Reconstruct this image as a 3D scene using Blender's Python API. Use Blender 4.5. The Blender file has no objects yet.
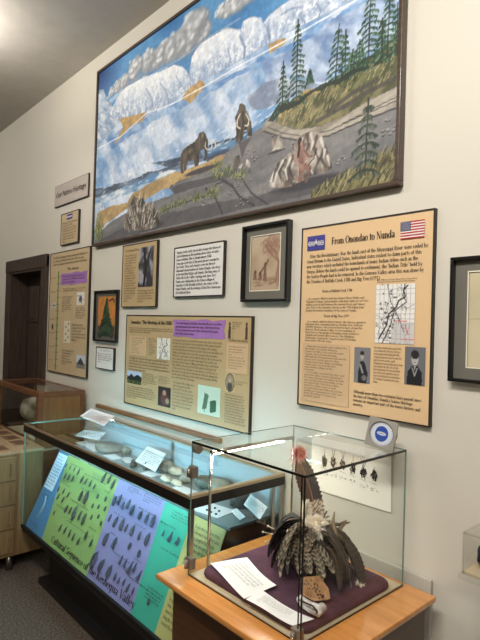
import bpy, bmesh, math, random, textwrap
import numpy as np
from mathutils import Vector, Matrix, Euler, noise as mnoise

# ------------------------------------------------------------------ camera
SC = bpy.context.scene
COL = SC.collection
cam_data = bpy.data.cameras.new('camera')
cam = bpy.data.objects.new('camera', cam_data)
COL.objects.link(cam)
SC.camera = cam
EYE = 1.58
FPX, YAW, PITCH, ROLL = 521.67, 0.83853, 0.009904, 0.02946
cam_data.sensor_fit = 'HORIZONTAL'
cam_data.sensor_width = 36.0
cam_data.lens = 36.0 * FPX / 480.0
cam_data.clip_start = 0.02
fw = Vector((-math.sin(YAW) * math.cos(PITCH), math.cos(YAW) * math.cos(PITCH), math.sin(PITCH)))
rt = Vector((math.cos(YAW), math.sin(YAW), 0))
up = rt.cross(fw)
r2 = rt * math.cos(ROLL) + up * math.sin(ROLL)
u2 = -rt * math.sin(ROLL) + up * math.cos(ROLL)
cam.matrix_world = Matrix(((r2.x, u2.x, -fw.x, 0), (r2.y, u2.y, -fw.y, 0), (r2.z, u2.z, -fw.z, EYE), (0, 0, 0, 1)))

# ------------------------------------------------------------------ world, exposure
w = bpy.data.worlds.new('world'); SC.world = w; w.use_nodes = True
w.node_tree.nodes['Background'].inputs[0].default_value = (0.9, 0.95, 1.0, 1)
w.node_tree.nodes['Background'].inputs[1].default_value = 0.02
SC.view_settings.view_transform = 'Standard'
SC.view_settings.look = 'None'
SC.view_settings.gamma = 1.0
SC.view_settings.use_curve_mapping = False
SC.view_settings.exposure = 0.0

# ------------------------------------------------------------------ lights of the room
def area(name, loc, size, power, color, target=None, spread=180):
    d = bpy.data.lights.new(name, 'AREA'); d.shape = 'RECTANGLE'
    d.size, d.size_y = size; d.energy = power; d.color = color
    d.spread = math.radians(spread)
    o = bpy.data.objects.new(name, d); COL.objects.link(o); o.location = loc
    if target is not None:
        o.rotation_euler = (Vector(target) - Vector(loc)).to_track_quat('-Z', 'Y').to_euler()
    return o
WARM = (1.0, 0.945, 0.89)
area('ceiling_lamp_near', (-0.5, -0.25, 3.44), (1.3, 0.35), 82, WARM, (-1.1, 1.72, 1.5), 170)
area('ceiling_lamp_middle', (-3.2, -0.35, 3.44), (1.3, 0.35), 22, WARM, (-3.0, 1.72, 2.2), 150)
area('ceiling_lamp_far', (-6.2, -0.4, 3.44), (1.2, 0.3), 13, WARM, (-5.6, 1.72, 2.6), 120)
area('ceiling_lamp_entrance', (1.6, -2.0, 3.46), (1.2, 0.3), 75, WARM)
area('uplight_pendant', (-3.75, 0.62, 3.2), (0.5, 0.3), 14, (1.0, 0.93, 0.84), (-3.75, 0.7, 3.6))

# ------------------------------------------------------------------ helpers
def lin(c):
    return tuple((x / 12.92 if x <= 0.04045 else ((x + 0.055) / 1.055) ** 2.4) for x in c)
def rgb(r, g, b):
    return lin((r / 255, g / 255, b / 255))
def nd(nt, t, x=0, y=0, **k):
    n = nt.nodes.new(t); n.location = (x, y)
    for a, b in k.items(): setattr(n, a, b)
    return n
def mat(name, col, rough=0.5, metal=0.0, var=0.06, scale=8.0, bump=0.0, bscale=60.0, stretch=(1, 1, 1), coat=0.0, dark=None, emis=None, es=0.0, spec=0.5):
    m = bpy.data.materials.new(name); m.use_nodes = True; nt = m.node_tree
    b = nt.nodes['Principled BSDF']
    b.inputs['Roughness'].default_value = rough; b.inputs['Metallic'].default_value = metal
    b.inputs['Coat Weight'].default_value = coat; b.inputs['Specular IOR Level'].default_value = spec
    tc = nd(nt, 'ShaderNodeTexCoord', -1000); mp = nd(nt, 'ShaderNodeMapping', -800)
    mp.inputs['Scale'].default_value = stretch
    nt.links.new(tc.outputs['Object'], mp.inputs[0])
    n = nd(nt, 'ShaderNodeTexNoise', -600); n.inputs['Scale'].default_value = scale; n.inputs['Detail'].default_value = 5
    nt.links.new(mp.outputs[0], n.inputs['Vector'])
    r = nd(nt, 'ShaderNodeValToRGB', -400)
    d = dark if dark else tuple(c * (1 - var) for c in col)
    r.color_ramp.elements[0].color = (*d, 1); r.color_ramp.elements[0].position = 0.3
    r.color_ramp.elements[1].color = (*[min(1, c * (1 + var * 0.5)) for c in col], 1); r.color_ramp.elements[1].position = 0.7
    nt.links.new(n.outputs[0], r.inputs[0]); nt.links.new(r.outputs[0], b.inputs['Base Color'])
    if bump:
        n2 = nd(nt, 'ShaderNodeTexNoise', -600, -300); n2.inputs['Scale'].default_value = bscale; n2.inputs['Detail'].default_value = 4
        nt.links.new(mp.outputs[0], n2.inputs['Vector'])
        bp = nd(nt, 'ShaderNodeBump', -300, -300); bp.inputs['Strength'].default_value = bump; bp.inputs['Distance'].default_value = 0.004
        nt.links.new(n2.outputs[0], bp.inputs['Height']); nt.links.new(bp.outputs[0], b.inputs['Normal'])
    if emis:
        b.inputs['Emission Color'].default_value = (*emis, 1); b.inputs['Emission Strength'].default_value = es
    return m
def mat_attr(name, rough=0.6, coat=0.0, bump=0.0, bscale=150, spec=0.5):
    m = bpy.data.materials.new(name); m.use_nodes = True; nt = m.node_tree
    b = nt.nodes['Principled BSDF']; b.inputs['Roughness'].default_value = rough; b.inputs['Coat Weight'].default_value = coat
    b.inputs['Specular IOR Level'].default_value = spec
    a = nd(nt, 'ShaderNodeAttribute', -500); a.attribute_name = 'Col'
    nt.links.new(a.outputs['Color'], b.inputs['Base Color'])
    if bump:
        n2 = nd(nt, 'ShaderNodeTexNoise', -600, -300); n2.inputs['Scale'].default_value = bscale
        tc = nd(nt, 'ShaderNodeTexCoord', -900, -300); nt.links.new(tc.outputs['Object'], n2.inputs['Vector'])
        bp = nd(nt, 'ShaderNodeBump', -300, -300); bp.inputs['Strength'].default_value = bump; bp.inputs['Distance'].default_value = 0.003
        nt.links.new(n2.outputs[0], bp.inputs['Height']); nt.links.new(bp.outputs[0], b.inputs['Normal'])
    return m
def mat_glass(name, tint, base=0.04, ior=1.35, rough=0.02):
    m = bpy.data.materials.new(name); m.use_nodes = True; nt = m.node_tree
    nt.nodes.remove(nt.nodes['Principled BSDF']); out = nt.nodes['Material Output']
    t = nd(nt, 'ShaderNodeBsdfTransparent', -300); t.inputs[0].default_value = (*tint, 1)
    g = nd(nt, 'ShaderNodeBsdfGlossy', -300, -150); g.inputs['Roughness'].default_value = rough
    f = nd(nt, 'ShaderNodeFresnel', -500, 100); f.inputs[0].default_value = ior
    mx = nd(nt, 'ShaderNodeMixShader', -100)
    ge = nd(nt, 'ShaderNodeNewGeometry', -900, 100)   # the coat of reflection sits on the outer side of each pane face
    sub = nd(nt, 'ShaderNodeMath', -700, 250, operation='SUBTRACT'); sub.inputs[0].default_value = 1.0; nt.links.new(ge.outputs['Backfacing'], sub.inputs[1])
    mu = nd(nt, 'ShaderNodeMath', -300, 250, operation='MULTIPLY'); nt.links.new(f.outputs[0], mu.inputs[0]); nt.links.new(sub.outputs[0], mu.inputs[1])
    nt.links.new(mu.outputs[0], mx.inputs[0]); nt.links.new(t.outputs[0], mx.inputs[1]); nt.links.new(g.outputs[0], mx.inputs[2])
    nt.links.new(mx.outputs[0], out.inputs[0]); return m
def mat_wood(name, c1, c2, rough=0.35, scale=6, stretch=(1, 12, 12), coat=0.2):
    return mat(name, c1, rough=rough, dark=c2, scale=scale, stretch=stretch, bump=0.1, bscale=30, coat=coat)

M = dict(
    wall=mat('wall_paint', rgb(209, 204, 190), rough=0.42, var=0.02, scale=1.5, bump=0.05, bscale=120),
    ceil=mat('ceiling_paint', rgb(196, 191, 183), rough=0.7, var=0.06, scale=9, bump=0.5, bscale=14),
    carpet=mat('carpet', rgb(108, 94, 80), rough=0.95, dark=rgb(42, 37, 32), scale=90, bump=0.9, bscale=260),
    doorwood=mat_wood('door_wood', rgb(72, 55, 44), rgb(46, 34, 27), 0.5, stretch=(12, 12, 1)),
    casewood=mat_wood('case_wood', rgb(116, 74, 40), rgb(90, 54, 28), 0.4, stretch=(2, 2, 14)),
    birch=mat_wood('birch_veneer', rgb(134, 108, 74), rgb(118, 94, 62), 0.45, stretch=(10, 10, 1)),
    maple=mat_wood('maple_top', rgb(212, 148, 80), rgb(192, 128, 64), 0.22, scale=5, stretch=(1, 9, 9), coat=0.6),
    brownpanel=mat_wood('pedestal_brown', rgb(82, 50, 26), rgb(62, 38, 20), 0.35, stretch=(1, 1, 10), coat=0.3),
    ledge=mat_wood('ledge_wood', rgb(138, 98, 62), rgb(104, 72, 46), 0.45),
    black=mat('black_paint', rgb(22, 20, 19), rough=0.45),
    blackframe=mat('black_frame', rgb(20, 19, 20), rough=0.3, coat=0.3),
    edge=mat('dark_board_edge', rgb(40, 32, 26), rough=0.5),
    bronze=mat('bronze_metal', rgb(168, 148, 120), rough=0.4, metal=0.6, var=0.12),
    bandm=mat('dark_rail', rgb(22, 18, 16), rough=0.5, spec=0.3),
    alu=mat('brushed_aluminium', rgb(176, 170, 158), rough=0.28, metal=1.0),
    chrome=mat('chrome', rgb(205, 200, 190), rough=0.15, metal=1.0),
    darkmetal=mat('dark_clip_metal', rgb(140, 130, 116), rough=0.35, metal=0.6),
    mframe=mat_wood('mural_frame', rgb(74, 54, 36), rgb(50, 36, 26), 0.4),
    tan=mat('tan_board', rgb(192, 170, 132), rough=0.5, var=0.05, scale=5),
    tan2=mat('tan_board_deep', rgb(184, 160, 118), rough=0.5, var=0.05, scale=5),
    peach=mat('peach_board', rgb(218, 186, 142), rough=0.45, var=0.04, scale=3),
    peachbox=mat('peach_box', rgb(202, 172, 134), rough=0.5, var=0.04),
    ink=mat('ink', rgb(44, 36, 32), rough=0.6), inkgrey=mat('ink_grey', rgb(96, 88, 78), rough=0.6), inkfaint=mat('ink_faint', rgb(158, 152, 144), rough=0.6), brightpaper=mat('bright_paper', rgb(250, 244, 232), rough=0.6, var=0.01),
    inkbrown=mat('ink_brown', rgb(74, 56, 38), rough=0.6),
    white=mat('white_paper', rgb(234, 230, 224), rough=0.6, var=0.02), whitesign=mat('white_sign', rgb(224, 222, 216), rough=0.4, var=0.02),
    greysign=mat('grey_sign', rgb(206, 196, 186), rough=0.14, var=0.05, coat=0.6),
    purple=mat('purple_paper', rgb(158, 112, 176), rough=0.6, var=0.1),
    violetblue=mat('purple_belt', rgb(62, 60, 140), rough=0.5), red=mat('flag_red', rgb(176, 44, 48), rough=0.5),
    navy=mat('flag_navy', rgb(40, 44, 96), rough=0.5), pale=mat('pale_print', rgb(222, 218, 206), rough=0.5),
    matgrey=mat('grey_mat_board', rgb(104, 102, 92), rough=0.7), bevel=mat('mat_bevel', rgb(226, 220, 200), rough=0.6),
    green=mat('green_line', rgb(70, 140, 70), rough=0.6),
    sblue=mat('section_blue', rgb(64, 118, 158), rough=0.55, var=0.04), slime=mat('section_lime', rgb(130, 154, 90), rough=0.55, var=0.04),
    spurple=mat('section_purple', rgb(126, 120, 160), rough=0.55, var=0.04), sturq=mat('section_turquoise', rgb(54, 148, 124), rough=0.55, var=0.04),
    syellow=mat('section_yellow', rgb(168, 158, 96), rough=0.55, var=0.04),
    stone=mat('flint_stone', rgb(84, 88, 82), rough=0.5, dark=rgb(42, 46, 44), scale=60, bump=0.6, bscale=120),
    stoneblue=mat('blue_grey_stone', rgb(76, 78, 96), rough=0.5, dark=rgb(50, 52, 70), scale=60, bump=0.6, bscale=120),
    stonepale=mat('pale_stone', rgb(150, 150, 140), rough=0.6, dark=rgb(104, 106, 98), scale=30, bump=0.6, bscale=80),
    bone=mat('bone', rgb(206, 198, 176), rough=0.6, dark=rgb(168, 158, 136), scale=40),
    caseback=mat('case_back_board', rgb(158, 182, 194), rough=0.5, var=0.04), shelfgrey=mat('shelf_board', rgb(128, 140, 142), rough=0.45, var=0.06),
    caseside=mat('case_inner_side', rgb(80, 84, 84), rough=0.6),
    velvet=mat('purple_velvet', rgb(84, 46, 66), rough=0.85, dark=rgb(58, 30, 46), scale=14, bump=0.4, bscale=40),
    beige=mat('beige_mat', rgb(196, 180, 150), rough=0.7),
    leather=mat('tan_leather', rgb(176, 132, 88), rough=0.8, dark=rgb(138, 98, 62), scale=50, bump=0.5, bscale=90),
    bead=mat('dark_bead', rgb(50, 32, 24), rough=0.5), furwhite=mat('white_fur', rgb(236, 230, 226), rough=0.9, dark=rgb(150, 142, 140), scale=60, bump=0.8, bscale=120),
    down=mat('white_down', rgb(244, 234, 216), rough=0.95), redfur=mat('red_hair', rgb(222, 78, 72), rough=0.8), pinkfur=mat('pink_hair', rgb(232, 172, 160), rough=0.8),
    antler=mat('antler', rgb(148, 128, 98), rough=0.6, dark=rgb(96, 80, 58), scale=40),
    dialgrey=mat('grey_plastic', rgb(150, 148, 138), rough=0.35), dialdark=mat('grey_plastic_dark', rgb(92, 90, 84), rough=0.4),
    dialwhite=mat('dial_white', rgb(206, 212, 220), rough=0.4), dialblue=mat('dial_blue', rgb(44, 78, 158), rough=0.4),
    hide=mat('drum_hide', rgb(196, 184, 164), rough=0.8, dark=rgb(128, 114, 96), scale=20, bump=0.4, bscale=30),
    strap=mat('dark_strap', rgb(58, 48, 42), rough=0.7), blueitem=mat('blue_fabric', rgb(24, 32, 66), rough=0.8, dark=rgb(12, 14, 30), scale=30),
    whiteboard=mat('white_board', rgb(190, 184, 172), rough=0.5),
    bluish=mat('card_stock', rgb(222, 226, 230), rough=0.5, var=0.02),
    gedge=mat('glass_edge', rgb(104, 130, 118), rough=0.15), gdark=mat('glass_edge_dark', rgb(24, 28, 24), rough=0.2),
    gbright=mat('glass_edge_bright', rgb(176, 214, 196), rough=0.15),
    glass=mat_glass('case_glass', (0.985, 0.993, 0.988)), glassg=mat_glass('case_glass_green', (0.92, 0.955, 0.94), ior=1.4),
    glasstop=mat_glass('case_glass_top', (0.98, 0.992, 0.988), ior=1.38), acrylic=mat_glass('acrylic', (0.96, 0.96, 0.95), ior=1.4),
    art=mat_attr('painted_surface', 0.55, bump=0.25), print=mat_attr('printed_surface', 0.5), featherm=mat_attr('feather_vane', 0.6),
    framedglass=mat_attr('print_under_glass', 0.4, coat=0.6),
    tube=mat('fluorescent_tube', (0.8, 0.9, 1.0), emis=(0.42, 0.86, 1.0), es=88.0),
    bar=mat('added_glow_strip', (1, 1, 1), emis=(1.0, 0.95, 0.82), es=150.0),  # added glow, no lamp: stands for a streak reflected on the rail
)

def wpos(o):
    v = Vector((0, 0, 0))
    while o is not None:
        v += o.location; o = o.parent
    return v
def put(name, me, m=None, parent=None):
    o = bpy.data.objects.new(name, me); COL.objects.link(o)
    if m is not None:
        for x in (m if isinstance(m, (list, tuple)) else [m]): me.materials.append(M[x] if isinstance(x, str) else x)
    if parent is not None:
        o.location = -wpos(parent); o.parent = parent
    return o
def obj(name, bm, m=None, parent=None, smooth=False):
    me = bpy.data.meshes.new(name)
    bmesh.ops.recalc_face_normals(bm, faces=bm.faces[:])
    if smooth:
        for f in bm.faces: f.smooth = True
    bm.to_mesh(me); bm.free()
    return put(name, me, m, parent)
def tag(o, label, cat, group=None, kind=None):
    if label: o['label'] = label
    if cat: o['category'] = cat
    if group: o['group'] = group
    if kind: o['kind'] = kind
    return o
def thing(name, loc, label, cat, group=None):
    o = bpy.data.objects.new(name, None); COL.objects.link(o); o.location = loc; o.empty_display_size = 0.1
    return tag(o, label, cat, group)
def struct(name, bm, m):
    o = obj(name, bm, m); o['kind'] = 'structure'; return o
def bx(bm, x0, x1, y0, y1, z0, z1, bev=0.0, mi=0):
    v = [bm.verts.new((x, y, z)) for x in (x0, x1) for y in (y0, y1) for z in (z0, z1)]
    F = [(0, 1, 3, 2), (4, 6, 7, 5), (0, 4, 5, 1), (2, 3, 7, 6), (0, 2, 6, 4), (1, 5, 7, 3)]
    fs = [bm.faces.new([v[i] for i in f]) for f in F]
    for f in fs: f.material_index = mi
    if bev:
        es = list({e for f in fs for e in f.edges})
        bmesh.ops.bevel(bm, geom=es, offset=bev, segments=2, affect='EDGES', profile=0.6)
    return bm
def box(*a, **k): return bx(bmesh.new(), *a, **k)
def tube(bm, pts, rad, seg=8, caps=True, mi=0):
    pts = [Vector(p) for p in pts]; rings = []
    rs = rad if isinstance(rad, (list, tuple)) else [rad] * len(pts)
    for i, p in enumerate(pts):
        d = (pts[min(i + 1, len(pts) - 1)] - pts[max(i - 1, 0)]).normalized()
        a = d.orthogonal().normalized() if abs(d.z) > 0.9 else d.cross(Vector((0, 0, 1))).normalized()
        b = d.cross(a)
        rings.append([bm.verts.new(p + (a * math.cos(t) + b * math.sin(t)) * rs[i]) for t in [2 * math.pi * k / seg for k in range(seg)]])
    for A, B in zip(rings, rings[1:]):
        for k in range(seg):
            f = bm.faces.new((A[k], A[(k + 1) % seg], B[(k + 1) % seg], B[k])); f.material_index = mi; f.smooth = True
    if caps:
        for R in (rings[0][::-1], rings[-1]):
            try: bm.faces.new(R).material_index = mi
            except ValueError: pass
    return bm
def blob(bm, c, r, n=0.0, seed=0, sub=2, mi=0):
    res = bmesh.ops.create_icosphere(bm, subdivisions=sub, radius=1.0)
    for v in res['verts']:
        k = 1 + n * mnoise.noise(v.co * 1.7 + Vector((seed, seed * 2, 0)))
        v.co = Vector((v.co.x * r[0] * k, v.co.y * r[1] * k, v.co.z * r[2] * k)) + Vector(c)
    for f in {f for v in res['verts'] for f in v.link_faces}: f.smooth = True; f.material_index = mi
    return bm
def poly(pts3, thick_dir=None):
    bm = bmesh.new(); vs = [bm.verts.new(p) for p in pts3]; f = bm.faces.new(vs)
    if thick_dir is not None:
        r = bmesh.ops.extrude_face_region(bm, geom=[f])
        for v in [g for g in r['geom'] if isinstance(g, bmesh.types.BMVert)]: v.co += Vector(thick_dir)
    return bm

# text laid in a plane: origin, right axis, up axis
WX, WZ = Vector((1, 0, 0)), Vector((0, 0, 1))
def text(name, body, O, X, U, width, height, m, parent, bold=0.0, align='LEFT', line=1.0, shear=0.0):
    """the block of text fills the box width x height whose LOWER LEFT corner is O"""
    c = bpy.data.curves.new(name, 'FONT'); c.body = body; c.size = 1.0; c.offset = 0.006 + bold * 0.5; c.align_x = align
    c.resolution_u = 1; c.space_line = line; c.fill_mode = 'FRONT'; c.shear = shear
    o = bpy.data.objects.new(name, c); COL.objects.link(o)
    dg = bpy.context.evaluated_depsgraph_get()
    me = bpy.data.meshes.new_from_object(o.evaluated_get(dg)); bpy.data.objects.remove(o); bpy.data.curves.remove(c)
    n = len(me.vertices); co = np.empty(n * 3); me.vertices.foreach_get('co', co); co = co.reshape(-1, 3)
    lo, hi = co.min(0), co.max(0)
    sx = width / max(hi[0] - lo[0], 1e-6); sy = height / max(hi[1] - lo[1], 1e-6)
    X = np.array(X); U = np.array(U); O = np.array(O)
    p = O + np.outer((co[:, 0] - lo[0]) * sx, X) + np.outer((co[:, 1] - lo[1]) * sy, U)
    me.vertices.foreach_set('co', p.ravel()); me.update()
    me.materials.clear(); me.name = name
    return put(name, me, m, parent)
def wtext(name, body, R, y, m, parent, cols=None, **k):
    """text on the wall plane: R = (x0, z0, x1, z1)"""
    if cols: body = '\n'.join(textwrap.fill(p, cols) for p in body.split('\n'))
    return text(name, body, (R[0], y, R[1]), WX, WZ, R[2] - R[0], R[3] - R[1], m, parent, **k)
def wrect(name, R, y, m, parent, t=0.0012):
    return obj(name, box(R[0], R[2], y - t, y, R[1], R[3]), m, parent)

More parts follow.
